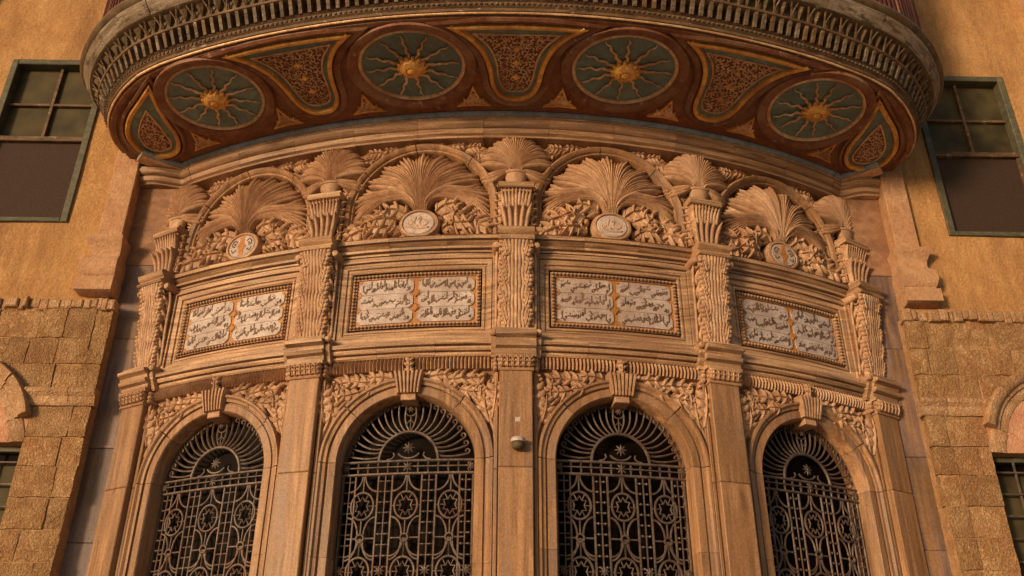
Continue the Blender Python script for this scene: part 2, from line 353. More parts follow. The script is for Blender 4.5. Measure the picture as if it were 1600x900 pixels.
# ------------------------------------------------------------------ ground
g = G(); g.add([(-200, -200, ZG), (200, -200, ZG), (200, 200, ZG), (-200, 200, ZG)], [(0, 1, 2, 3)])
make('ground', g, 'ground', kind='structure')

# ================================================================== the bow front
facade = thing('bow_front', (0, -8.0, ZG), 'curved carved tan marble front with four arches, five pilasters and palm leaf lunettes', 'building')
BAY = [-1.5, -.5, .5, 1.5]; PIL = [-2, -1, 0, 1, 2]
th_of = lambda k: TH0 + k * STEP
HB = 8 * STEP / 2      # half bay in metres 1.051
g = G()
for a0, a1 in ((-9.6, 9.6),):
    A, B = np.meshgrid(np.linspace(a0, a1, 80), [ZG, 7.2]); g.sheet(A, B, np.full_like(A, -1.7))
A, B = np.meshgrid(np.linspace(-4.3, 4.3, 60), [-1.7, -.2]); g.sheet(A, np.full_like(A, 4.3), B)
make('inner_backdrop', g, 'dark', facade, bow(TH0))  # backdrop added to close off the arches, coloured as an unlit room

def arc(cx, cz, r, a0, a1, n): return [(cx + r * cos(radians(a)), cz + r * sin(radians(a))) for a in np.linspace(a0, a1, n)]
ZSP = 2.93; RI, RO = .665, .84

def ribs(curves, parent, mp, back, depth):
    N_ = 15; Q = []
    for P, lo in curves:
        x_ = np.linspace(0, 1, len(P)); q_ = np.linspace(0, 1, N_); Q.append(np.stack([np.interp(q_, x_, P[:, 0]), np.interp(q_, x_, P[:, 1])], 1))
    n_c = len(Q); t = np.linspace(0, 1, N_)
    for i in range(n_c):
        d1 = np.linalg.norm(Q[i] - Q[max(0, i - 1)], axis=1) if i else np.linalg.norm(Q[0] - Q[1], axis=1)
        d2 = np.linalg.norm(Q[i] - Q[min(n_c - 1, i + 1)], axis=1) if i < n_c - 1 else d1
        w_ = np.clip(.52 * (d1 + d2) / 2, .0035, .026); w_[-1] *= .35; w_[-2] *= .85
        g = G(); g.frond(Q[i], w_, depth(t, curves[i][1]), np.clip(w_ * 1.55, .008, .026), ridge=1.1, back=back); make('frond', g, 'carved', parent, mp, smooth=True)

def build_bay(k):
    mp = bow(th_of(k)); rb = random.Random(int(100 + 10 * k))
    # --- spandrel wall
    ss = np.concatenate([np.linspace(-1.06, -RO, 4), RO * np.sin(np.linspace(-pi / 2, pi / 2, 29)), np.linspace(RO, 1.06, 4)])
    lo = np.array([ZSP + sqrt(max(0, (RO - .02) ** 2 - s * s)) for s in ss]); hi = np.full_like(lo, 4.02)
    g = G(); A = np.stack([ss, ss]); B = np.stack([lo, hi]); g.sheet(A, B, np.zeros_like(A))
    for a0, a1 in ((-1.06, -RO + .02), (RO - .02, 1.06)):
        A, B = np.meshgrid(np.linspace(a0, a1, 4), [-.3, ZSP]); g.sheet(A, B, np.zeros_like(A))
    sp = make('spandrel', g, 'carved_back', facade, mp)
    # joints of the arch: jamb stones, voussoirs, keystone
    sec = [(0, -.26), (0, .03), (.012, .045), (.085, .045), (.093, .025), (.103, .025), (.108, .055), (.135, .06), (.15, .085), (.172, .085), (.18, .06), (.18, -.03)]
    # path travels clockwise seen from the front (right jamb up would put left = inside), so mirror: travel with the opening on the right
    def seg(pts):
        gg = G(); gg.path(pts, sec[::-1]); return gg
    arch = None
    def stone_piece(name, pts):
        nonlocal arch
        gg = seg(pts)
        if arch is None:
            arch = make('arch_surround', gg, 'marble_v', facade, mp, smooth=True)
        else: make(name, gg, 'marble_v', arch, mp, smooth=True)
    e = .14
    # left jamb: going up with the opening on the right -> left side = outwards
    zj = [-.3, .85, 1.93 + rb.uniform(-.2, .2), ZSP]
    for i in range(3): stone_piece('jamb_stone', [(-RI, zj[i] + .0014), (-RI, zj[i + 1] - .0014)])
    j1 = 180 - 42 + rb.uniform(-6, 6); j2 = 42 + rb.uniform(-6, 6)
    stone_piece('voussoir', arc(0, ZSP, RI, 180 - e, j1 + e, 12)); stone_piece('voussoir', arc(0, ZSP, RI, j1 - e, 97, 12))
    stone_piece('voussoir', arc(0, ZSP, RI, 83, j2 + e, 12)); stone_piece('voussoir', arc(0, ZSP, RI, j2 - e, e, 12))
    zj = [-.3, .95, 1.93 + rb.uniform(-.2, .2), ZSP]
    for i in range(3): stone_piece('jamb_stone', [(RI, zj[3 - i] - .0014), (RI, zj[2 - i] + .0014)])
    g = G(); xs = np.linspace(-.70, .70, 21); tp = np.array([ZSP + sqrt(max(0, .70 ** 2 - x * x)) for x in xs])
    g.sheet(np.stack([xs, xs]), np.stack([np.full(21, -.3), tp]), np.full((2, 21), -.24)); make('dark_glazing', g, 'dark', arch, mp)  # pane coloured near-black with the shade of the room behind
    # keystone: fluted, flaring upwards
    g = G(); nf = 7
    zb, zt = ZSP + RI - .045, 3.82
    for i in range(nf):
        u0 = -1 + 2 * i / nf; u1 = -1 + 2 * (i + 1) / nf
        R_ = []
        for t in np.linspace(0, 1, 7):
            hw = .112 + .04 * t ** 1.3; d = .095 + .035 * sin(pi * t * .5); b = zb + .05 + (zt - zb - .05) * t
            a0, a1 = u0 * hw, u1 * hw; q = (a1 - a0)
            R_.append([(a0, b, -.05), (a0 + q * .08, b, d - .02), (a0 + q * .3, b, d), (a0 + q * .7, b, d), (a1 - q * .08, b, d - .02), (a1, b, -.05)])
        g.loft([r[::-1] for r in R_])
    ks = make('keystone', g, 'carved', arch, mp, smooth=True)
    g = G(); g.box(-.075, .075, zb - .015, zb + .055, -.3, .055, 2);
    make('keystone_block', g, 'carved', arch, mp)
    g = G(); g.leaf((0, 3.82), pi / 2, .15, .028, .08, .04, n=3); make('keystone_leaf', g, 'carved', arch, mp, smooth=2)

    # --- acanthus in the arch spandrels
    for sg in (-1, 1):
        def L(a, b, ang, ln, wd, c=.0, h=.05, n=4, curl=0.):
            aa = ang if sg > 0 else pi - ang
            g = G(); g.leaf((sg * a, b), aa, ln * rb.uniform(.95, 1.06), wd, c, h * rb.uniform(.9, 1.2), n=n, curl=curl * sg, tipup=.6); make('leaf', g, 'carved', sp, mp, smooth=True)
        L(.17, 3.78, radians(12), .24, .05, n=3, curl=-.4); L(.34, 3.76, radians(-15), .24, .055, c=.01, n=3, curl=.7)
        L(.33, 3.69, radians(-28), .17, .04, c=.02, n=3, curl=.5); L(.52, 3.74, radians(18), .24, .055, n=3, curl=-.8); L(.50, 3.65, radians(-30), .20, .05, c=.02, n=3, curl=.7)
        L(.83, 3.34, radians(80), .40, .06, c=.02, h=.06, n=4, curl=.2); L(.80, 3.30, radians(112), .30, .05, c=.0, h=.06, n=3, curl=-.5)
        L(.70, 3.52, radians(75), .22, .05, c=.02, n=3, curl=.9); L(.88, 3.52, radians(60), .22, .05, c=.01, n=3, curl=.9); L(.72, 3.60, radians(20), .20, .05, c=.0, n=3, curl=.6)
        g = G(); P = cat([(sg * .86, 3.10), (sg * .845, 3.22), (sg * .80, 3.34), (sg * .72, 3.46), (sg * .60, 3.60)], 5)
        g.frond(P, .022, .02, .035, back=-.01); make('stem', g, 'carved', sp, mp, smooth=2)
        g = G(); t = np.linspace(0, 1, 22); an = 5.5 * t + (0 if sg > 0 else 0); rr = .055 * (1 - .8 * t)
        P = np.stack([sg * (.78 + rr * np.cos(an)), 3.44 + rr * np.sin(an)], 1) ; g.frond(P, .014, .05, .03, back=0); make('scroll', g, 'carved', sp, mp, smooth=2)
        g = G()
        for q in range(5): g.lathe(sg * rb.uniform(.55, .86), rb.uniform(3.6, 3.78), [(.024, 0), (.022, .06), (.012, .085)], 8)
        make('berry', g, 'carved', sp, mp, smooth=True)
    # --- gadroon band
    for a0, a1 in ((-.84, -.045), (.045, .84)):
        g = G(); nn = 21; wd = (a1 - a0) / nn
        for i in range(nn):
            ca = a0 + wd * (i + .5); rings = []
            for t in np.linspace(0, 1, 5):
                b = 3.855 + .125 * t; d = .035 + .055 * sin(pi * (.18 + .62 * t)); q = wd * .46
                rings.append([(ca + q, b, 0), (ca + q * .8, b, d * .7), (ca, b, d), (ca - q * .8, b, d * .7), (ca - q, b, 0)])
            g.loft(rings)
        make('gadroon_band', g, 'carved', facade, mp, smooth=True, kind='stuff')
    g = G(); g.leaf((0, 3.87), pi / 2, .12, .022, .05, .03, n=3); make('centre_leaf', g, 'carved', facade, mp, smooth=2)
    # --- entablature courses under the inscription and ledge above it (blocks with open joints)
    prof1 = [(3.985, -.05), (3.985, .06), (4.0, .075), (4.025, .075), (4.027, .055), (4.035, .055), (4.037, .10), (4.06, .115), (4.075, .115), (4.077, .095), (4.085, .095), (4.09, .14), (4.125, .15), (4.127, .12), (4.135, .12), (4.14, .09), (4.165, .085), (4.17, .05), (4.235, .045), (4.235, -.05)]
    prof2 = [(5.215, -.05), (5.215, .035), (5.235, .04), (5.237, .02), (5.245, .02), (5.25, .07), (5.275, .075), (5.28, .045), (5.29, .045), (5.295, .06), (5.325, .095), (5.327, .08), (5.335, .08), (5.34, .115), (5.375, .125), (5.378, .105), (5.385, .105), (5.39, .12), (5.40, .10), (5.40, -.1)]
    for nm, pr in (('cornice_block', prof1), ('ledge_block', prof2)):
        js = [-.90, rb.uniform(-.12, .12), .90]
        if rb.random() < .6: js = [-.90, rb.uniform(-.45, -.25), rb.uniform(.2, .4), .90]
        for i in range(len(js) - 1):
            g = G(); g.sweep_a(pr, js[i] + .0014, js[i + 1] - .0014, 8); make(nm, g, 'marble_h', facade, mp, smooth=True)
    # --- inscription frame
    hw, z0, z1 = .70, 4.34, 5.025
    rect = [(-hw, z0), (-hw, z1), (hw, z1), (hw, z0)]     # clockwise: left of travel = outside
    sec = [(0, -.10), (0, .00), (.012, .012), (.03, .012), (.036, .0), (.05, .0), (.055, .02), (.10, .035), (.102, .022), (.108, .022), (.112, .055), (.14, .055), (.19, .055), (.19, -.10)]
    def sub(r, n=12):
        out = []
        for i in range(len(r)):
            p, q = r[i], r[(i + 1) % len(r)]; m = n if abs(q[0] - p[0]) > .3 else 1
            out += [(p[0] + (q[0] - p[0]) * t, p[1] + (q[1] - p[1]) * t) for t in np.linspace(0, 1, m, endpoint=False)]
        return out
    sec[-2] = (.165, .055); sec[-1] = (.165, -.10)
    g = G(); g.path(sub(rect), sec[::-1], closed=True); fr = make('panel_frame', g, 'marble_h', facade, mp, smooth=True)
    for sg in (-1, 1):      # upright stones between frame and pilaster, slightly proud fillets
        g = G(); g.box(sg * .90 - .045, sg * .90 + .045, 4.24, 5.21, -.05, .075, 1); make('fillet', g, 'marble_v', fr, mp)
        g = G(); g.box(sg * .965 - .03, sg * .965 + .03, 4.24, 5.21, -.05, .02, 1); make('fillet', g, 'marble_v', fr, mp)
    # --- lunette
    zc = 5.82; Ro = .865
    g = G()
    A, B = np.meshgrid(np.linspace(-1.06, 1.06, 14), np.linspace(5.38, 6.80, 4)); g.sheet(A, B, np.full_like(A, -.12))
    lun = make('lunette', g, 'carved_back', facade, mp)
    for i, (a0, a1) in enumerate(((180, 142), (142, 96), (96, 48), (48, 0))):
        g = G(); pts = arc(0, zc, Ro - .10, a0 - .3, a1 + .3, 14)
        if i == 0: pts = [(-(Ro - .10), 5.41)] + pts
        if i == 3: pts = pts + [((Ro - .10), 5.41)]
        g.path(pts, [(0, -.20), (0, -.02), (.012, .0), (.03, .0), (.04, .03), (.075, .05), (.095, .035), (.1, .01), (.1, -.20)][::-1])
        make('arch_ring', g, 'marble_v', lun, mp, smooth=True)
    # palm plume: many ribs rising from the medallion, outermost ones bend over and hang
    NF = 55; curves = []
    for i in range(NF):
        u = -1 + 2 * i / (NF - 1); su = 1 if u >= 0 else -1; au = abs(u)
        lobe = (i * 1.0) % 5 / 5.0; tipf = 1 - .085 * abs(lobe - .4) * 2 + rb.uniform(-.01, .01)     # five ribs share one lobed tip
        ext = .765 * tipf
        if au < .60:
            ea = radians(90 - u / .60 * 60); tip = (ext * cos(ea), zc + ext * sin(ea))
            p0 = (u * .11, 5.77); p1 = (u * .12, 5.87 + .02 * (1 - au)); p2 = (tip[0] * .44, 5.80 + (tip[1] - 5.80) * .66)
            P = cat([p0, p1, p2, tip], 4)
        else:
            v = (au - .60) / .40
            ea = radians(30 - 54 * v); rr = .775 * tipf + .06 * v; tip = (su * rr * cos(ea), zc + rr * sin(ea) + .01)
            p1 = (su * (.072 + .015 * v), 5.87 - .035 * v); p2 = (su * (.25 - .04 * v), 6.04 - .13 * v); p3 = (su * (.53 - .02 * v), 6.05 - .20 * v)
            P = cat([(su * .075, 5.78), p1, p2, p3, tip], 4)
        curves.append((P, lobe))
    ribs(curves, lun, mp, -.13, lambda t, lobe: -.035 + .115 * np.sin(pi * np.clip(t * .72 + .12, 0, 1)) - .065 * t ** 3 + .018 * (1 - 2 * abs(lobe - .4)) * t)
    # acanthus clusters either side of the medallion
    lst = [(.15, 5.76, 38, .27, .075, .03, -1.0), (.27, 5.70, 12, .27, .08, .05, -.5), (.46, 5.72, -8, .27, .075, .02, -.5), (.36, 5.60, -22, .20, .07, .05, .5),
           (.54, 5.60, -16, .31, .085, .03, -.25), (.64, 5.70, -40, .20, .055, .0, .3), (.42, 5.50, 20, .19, .06, .01, -.8), (.24, 5.52, 35, .17, .05, .0, -.8), (.40, 5.64, 75, .14, .05, .07, -1.2)]
    for sg in (-1, 1):
        for (a, b, an, ln, wd, c, cu) in lst:
            an2 = radians(an + rb.uniform(-9, 9)); an2 = an2 if sg > 0 else pi - an2
            g = G(); g.leaf((sg * (a + rb.uniform(-.03, .03)), b + rb.uniform(-.02, .02)), an2, ln * rb.uniform(.9, 1.12), wd, c - .06, .075, n=3, curl=cu * sg, tipup=.7)
            make('leaf', g, 'carved', lun, mp, smooth=True)
        for q in range(4):
            a = sg * rb.uniform(.24, .62); b = rb.uniform(5.47, 5.72)
            g = G(); g.lathe(a, b, [(.035, -.1), (.034, .0), (.026, .025), (.01, .035)], 10); make('bud', g, 'carved', lun, mp, smooth=True)
        g = G(); P = cat([(sg * .14, 5.50), (sg * .28, 5.455), (sg * .45, 5.47), (sg * .62, 5.44), (sg * .78, 5.46)], 5); g.frond(P, .028, -.06, .05, back=-.12); make('stem', g, 'carved', lun, mp, smooth=2)
    # medallion
    inner = abs(k) < 1
    g = G(); g.lathe(0, 5.60, [(.225, -.12), (.225, .02), (.21, .045), (.185, .05), (.175, .03), (.17, .03)], 36, 1, .83)
    make('medallion_rim', g, 'carved', lun, mp, smooth=True)
    g = G(); g.lathe(0, 5.60, [(.172, .0), (.172, .035), (.16, .046)], 36, 1, .83); md = make('medallion', g, 'white', lun, mp, smooth=True)
    g = G()
    def stroke(pts, w_, c=.047, h=.006): g.frond(cat(pts, 5), w_, c, h, back=c - .004)
    if inner:
        stroke([(.11, 5.54), (.0, 5.53), (-.10, 5.56), (-.12, 5.60)], .011); stroke([(.03, 5.66), (.01, 5.60), (.05, 5.56), (.1, 5.60), (.06, 5.64)], .009)
        stroke([(-.03, 5.68), (-.05, 5.60), (-.01, 5.56)], .009); stroke([(-.09, 5.64), (-.06, 5.60), (-.1, 5.58)], .008); stroke([(.0, 5.70), (.02, 5.67), (-.01, 5.65)], .006)
        make('monogram', g, 'carved', lun, mp, smooth=2)
    else:
        g.box(-.03, .03, 5.475, 5.725, .03, .05, 1, .002); g.poly([(-.06, 5.60), (0, 5.53), (.06, 5.60), (0, 5.67)], .03, .052)
        make('gold_cross', g, 'goldfield', lun, mp)
        g = G()
        for sg in (-1, 1):
            stroke([(sg * .06, 5.66), (sg * .10, 5.68), (sg * .13, 5.63), (sg * .09, 5.60)], .008); stroke([(sg * .07, 5.56), (sg * .11, 5.53), (sg * .13, 5.57)], .007); stroke([(sg * .08, 5.63), (sg * .10, 5.64)], .012)
        make('monogram', g, 'ink', lun, mp, smooth=2)
    g = G()
    for a in (-.11, .11): g.lathe(a, 5.43, [(.045, -.1), (.043, .0), (.03, .02)], 10, 1, .7)
    make('bud', g, 'carved', lun, mp, smooth=True)
    # leaves between ring and crown
    for sg in (-1, 1):
        for a, b, an, ln, wd, cu in ((.26, 6.70, -2, .24, .034, -.10), (.46, 6.65, 12, .20, .05, -.5), (.62, 6.60, -30, .20, .05, .5), (.70, 6.47, -62, .16, .045, -.4), (.05, 6.715, 2, .2, .018, 0), (.58, 6.57, 60, .15, .04, -.6)):
            an2 = radians(an) if sg > 0 else pi - radians(an)
            g = G(); g.leaf((sg * a, b), an2, ln, wd, -.09, .06, n=4, curl=cu * sg); make('leaf', g, 'carved', lun, mp, smooth=True)
for k in BAY: build_bay(k)

# --- pilasters
def build_pilaster(k):
    mp = bow(th_of(k)); rb = random.Random(int(900 + k * 7)); HW = .16
    g = G(); g.box(-.215, .215, -.3, 3.80, -.06, .055, 2); p = make('pilaster', g, 'marble_v', facade, mp)
    zj = [-.3, 1.2 + rb.uniform(-.3, .3), 2.88 + rb.uniform(-.12, .12), 3.805]
    for i in range(3):
        g = G(); g.box(-HW, HW, zj[i] + .0014, zj[i + 1] - .0014, 0, .15, 2, .008); make('shaft_block', g, 'marble_v', p, mp)
        for sg in (-1, 1):
            g = G(); g.box(sg * .188 - .018, sg * .188 + .018, zj[i] + .0014, zj[i + 1] - .0014, 0, .085, 1, .006); make('shaft_edge', g, 'marble_v', p, mp)
    # capital with small leaves
    g = G(); g.sweep_a([(3.79, 0), (3.79, .165), (3.80, .175), (3.815, .165), (3.825, .16), (3.91, .185), (3.93, .20), (3.93, 0)], -HW - .012, HW + .012, 3); make('capital', g, 'carved', p, mp, smooth=True)
    for i in range(6):
        a = -HW + .027 + i * .0535
        g = G(); g.leaf((a, 3.82), pi / 2, .115, .026, .165, .045, n=3); make('capital_leaf', g, 'carved', p, mp, smooth=2)
    for sg in (-1, 1):
        g = G()
        for q, (b, r) in enumerate(((3.83, .026), (3.875, .03), (3.92, .026))): g.lathe(sg * .20, b, [(r, 0), (r, .10), (r * .7, .13), (r * .2, .14)], 8)
        make('side_knob', g, 'carved', p, mp, smooth=True)
    # entablature block
    g = G(); g.sweep_a([(3.93, 0), (3.93, .19), (3.965, .20), (3.975, .17), (4.02, .175), (4.035, .22), (4.07, .235), (4.085, .20), (4.12, .21), (4.14, .265), (4.175, .27), (4.19, .22), (4.235, .205), (4.24, .18), (4.24, 0)], -.195, .195, 3)
    make('entablature_block', g, 'marble_h', p, mp, smooth=True)
    for sg in (-1, 1):
        g = G(); g.sweep_a([(3.95, 0), (3.95, .11), (4.0, .13), (4.05, .16), (4.14, .19), (4.16, .15), (4.22, .13), (4.22, 0)], min(sg * .197, sg * .245), max(sg * .197, sg * .245), 1)
        make('entablature_return', g, 'marble_h', p, mp, smooth=True)
        g = G(); g.lathe(sg * .222, 4.19, [(.035, .1), (.035, .20), (.02, .215)], 8); make('side_knob', g, 'carved', p, mp, smooth=True)
    # acanthus console 4.24 - 5.27
    prof = lambda t: .115 + .05 * np.sin(np.pi * t * .9) ** 2 + .13 * np.clip((t - .55) / .45, 0, 1) ** 1.6
    g = G(); R_ = []
    for t in np.linspace(0, 1, 14):
        b = 4.245 + 1.0 * t; d = float(prof(t)); R_.append([(-.15, b, 0), (-.15, b, d - .02), (-.13, b, d), (.13, b, d), (.15, b, d - .02), (.15, b, 0)])
    g.loft([r[::-1] for r in R_]); make('console', g, 'carved', p, mp, smooth=True)
    for i in range(7):
        u = -1 + i / 3.0; t = np.linspace(0, 1, 26)
        P = np.stack([u * (.105 + .010 * np.sin(t * 2 * pi * 4 + 1.0)), 4.25 + .985 * t], 1); ph = (t * 4) % 1.0
        g = G(); g.frond(P, .0165 + .003 * np.sin(ph * pi), prof(t) + .012 * ph + .006 * (1 - abs(u)), .013, back=None); make('console_rib', g, 'carved', p, mp, smooth=True)
    for row in range(5):
        for sg in (-1, 1):
            z0 = 4.30 + row * .19; dd = float(prof(z0 + .1 - 4.245))
            g = G(); g.leaf((sg * .095, z0), pi / 2 - sg * .25, .22, .026, dd - .008, .030, n=4, curl=sg * .10); make('console_leaf', g, 'carved', p, mp, smooth=True)
    for sg in (-1, 1):       # ruffled sides and the volute at the top
        for row in range(6):
            z0 = 4.28 + row * .165; t = np.linspace(0, 1, 6)
            dd = float(prof((z0 - 4.245))) 
            g = G(); P3 = [(sg * (.155 + .014 * sin(pi * q)), z0 + .16 * q, dd * .35 + dd * .62 * q) for q in t]; g.tube(P3, [.02, .024, .024, .022, .018, .008], 7)
            make('side_leaf', g, 'carved', p, mp, smooth=2)
        g = G(); t = np.linspace(0, 1, 26); an = 7.5 * t; rr = .07 * (1 - .8 * t)
        g.tube(np.stack([np.full(26, sg * .165), 5.16 + rr * np.sin(an), .17 + rr * np.cos(an)], 1), .014, 6); make('volute', g, 'carved', p, mp, smooth=2)
        g = G(); g.tube(cat([(sg * .20, 4.27, .06), (sg * .20, 4.7, .09), (sg * .20, 5.05, .10), (sg * .19, 5.2, .14)], 4), .016, 6); make('side_rib', g, 'carved', p, mp, smooth=2)
    # ledge block
    g = G(); g.sweep_a([(5.24, 0), (5.24, .27), (5.265, .285), (5.28, .25), (5.31, .24), (5.33, .275), (5.37, .29), (5.39, .275), (5.40, .24), (5.40, -.1)], -.185, .185, 3)
    make('ledge_block', g, 'marble_h', p, mp, smooth=True)
    for sg in (-1, 1):
        g = G(); g.lathe(sg * .205, 5.20, [(.045, .0), (.045, .18), (.035, .21), (.012, .22)], 10); make('side_knob', g, 'carved', p, mp, smooth=True)
    # flared palmette capital 5.40 - 5.95
    g = G(); R_ = []
    for t in np.linspace(0, 1, 8):
        b = 5.40 + .55 * t; hw = .125 + .035 * t ** 2; d = .10 + .05 * t ** 2; R_.append([(-hw, b, -.1), (-hw, b, d), (hw, b, d), (hw, b, -.1)])
    g.loft([r[::-1] for r in R_]); make('palmette_body', g, 'carved', p, mp, smooth=True)
    for i in range(9):
        u = -1 + i / 4.0; t = np.linspace(0, 1, 9)
        for lay in (0, 1):
            if lay and i % 2: continue
            Lz = .53 if not lay else .34
            P = np.stack([u * (.105 + .055 * t ** 2), 5.41 + Lz * t - .02 * abs(u) * t], 1)
            dd = .105 + .05 * t ** 2 + .03 * t ** 4 + (.022 if lay else 0)
            g = G(); g.frond(P, .021 * np.array([.7, .9, .95, 1, 1.05, 1.1, 1.05, .8, .2]), dd, .018, back=.05); make('palmette_leaf', g, 'carved', p, mp, smooth=2)
    for sg in (-1, 1):
        for row in range(5):
            z0 = 5.46 + row * .1
            g = G(); g.leaf((sg * .13, z0), pi / 2 - sg * .7, .11, .03, .06, .04, n=2, curl=sg * .3); make('palmette_leaf', g, 'carved', p, mp, smooth=2)
    # abacus
    g = G(); g.sweep_a([(5.95, -.1), (5.95, .19), (5.965, .205), (5.99, .21), (6.0, .185), (6.02, .19), (6.035, .17), (6.035, -.1)], -.19, .19, 3); make('abacus', g, 'marble_h', p, mp, smooth=True)
    # urn and its fan of leaves
    g = G(); g.turned(0, .05, [(.085, 6.03), (.088, 6.05), (.060, 6.058), (.078, 6.075), (.100, 6.10), (.116, 6.14), (.124, 6.195), (.140, 6.20), (.140, 6.225), (.10, 6.225)], 20, .62); make('urn', g, 'carved', p, mp, smooth=True)
    curves = []
    for i in range(37):
        u = -1 + 2 * i / 36; ea = radians(90 - u * 88); ext = (.46 - .04 * (i % 3 == 1)) * (1 if abs(u) < .5 else 1.0)
        hx = .44 if abs(u) > .3 else .42
        tip = (ext * 1.02 * cos(ea) * .95, min(6.722, 6.235 + .50 * sin(ea) + .01 + (-.03 * abs(u)))); tip = (tip[0], tip[1] - (.02 if i % 3 == 1 else 0))
        if abs(u) > .86: tip = (np.sign(u) * (.34 - .05 * (1 - abs(u))), 6.12 + (1 - abs(u)) * .9)
        P = cat([(u * .07, 6.20), (u * .10, 6.20 + (tip[1] - 6.20) * .35 + .03), (tip[0] * .62, 6.20 + (tip[1] - 6.20) * .80 + .01), tip], 4)
        curves.append((P, abs(u)))
    ribs(curves, p, mp, -.14, lambda t, q: .045 + .055 * np.sin(pi * np.clip(t * .7 + .1, 0, 1)) - .070 * t ** 2 * min(1, q + .25))
    for sg in (-1, 1):
        for (a, b, an, ln, wd, cu) in ((.15, 6.04, 62, .17, .05, -.6), (.20, 6.03, 85, .16, .05, .6), (.24, 6.12, 60, .15, .045, -.5)):
            an2 = radians(an) if sg > 0 else pi - radians(an)
            g = G(); g.leaf((sg * a, b), an2, ln, wd, -.05, .06, n=3, curl=cu * sg); make('leaf', g, 'carved', p, mp, smooth=2)
for k in PIL: build_pilaster(k)

# --- crown moulding of the bow: path of straight blocks which flare outwards at both ends
crown = [(6.72, -.19), (6.72, .06), (6.732, .068), (6.738, .05), (6.75, .055), (6.765, .09), (6.80, .105), (6.815, .105), (6.82, .09), (6.83, .09), (6.835, .12), (6.87, .155), (6.895, .16), (6.90, .14), (6.925, .15), (6.93, -.19)]
nb = 11; edges = np.linspace(-29.2, 29.2, nb + 1)
for i in range(nb):
    g = G(); g.sweep_a(crown, radians(edges[i]) * 8 + .0016, radians(edges[i + 1]) * 8 - .0016, 6); make('crown_block', g, 'marble_h', facade, bow(TH0), smooth=True)
def flare(side, prof, r0, mat, name, parent, smooth=True, wid=None):
    th = radians(29.2) * side + TH0
    p0 = np.array([(8 + r0) * sin(th), -(8 + r0) * cos(th)]); tdir = np.array([cos(th), sin(th)]) * side
    P = cat([p0, p0 + tdir * .22, (side * 4.36, (-7.03 if mat != 'marble_h' else -6.96) - r0 * .6), (side * 4.585, (-7.20 if mat != 'marble_h' else -6.94))], 7)
    if side < 0: P = P[::-1]
    # sweep in plan; c of the profile grows to the street side (right of travel when going +x)
    T = np.gradient(P, axis=0); T /= np.linalg.norm(T, axis=1)[:, None]
    R_ = []
    for i in range(len(P)):
        n = np.array([T[i, 1], -T[i, 0]])
        R_.append([(P[i, 0] + n[0] * (q[1] - r0), P[i, 1] + n[1] * (q[1] - r0), q[0]) for q in prof])
    g = G(); g.loft(R_); make(name, g, mat, parent, ident, smooth=smooth)
for side in (-1, 1): flare(side, [(z, max(c, -.05)) for z, c in crown], 0.0, 'marble_h', 'crown_flare', facade)
# flank backing between bow and house wall
for side in (-1, 1):
    zj = [-.3, 1.25, 2.37, 3.37, 4.66, 5.62, 7.1]
    for i in range(len(zj) - 1):
        g = G(); g.box(4.12, 4.64, zj[i] + .0014, zj[i + 1] - .0014, -.3, .0 + .004 * (i % 2), 1); make('flank_slab', g, 'purple' if i < 5 else 'carved_back', facade, wall(side, -6.93))
# low plinth below the arches
g = G(); g.sweep_a([(ZG, -.3), (ZG, .22), (-.42, .22), (-.34, .16), (-.3, .16), (-.3, -.3)], -4.35, 4.35, 60); make('plinth', g, 'marble_h', facade, bow(TH0))

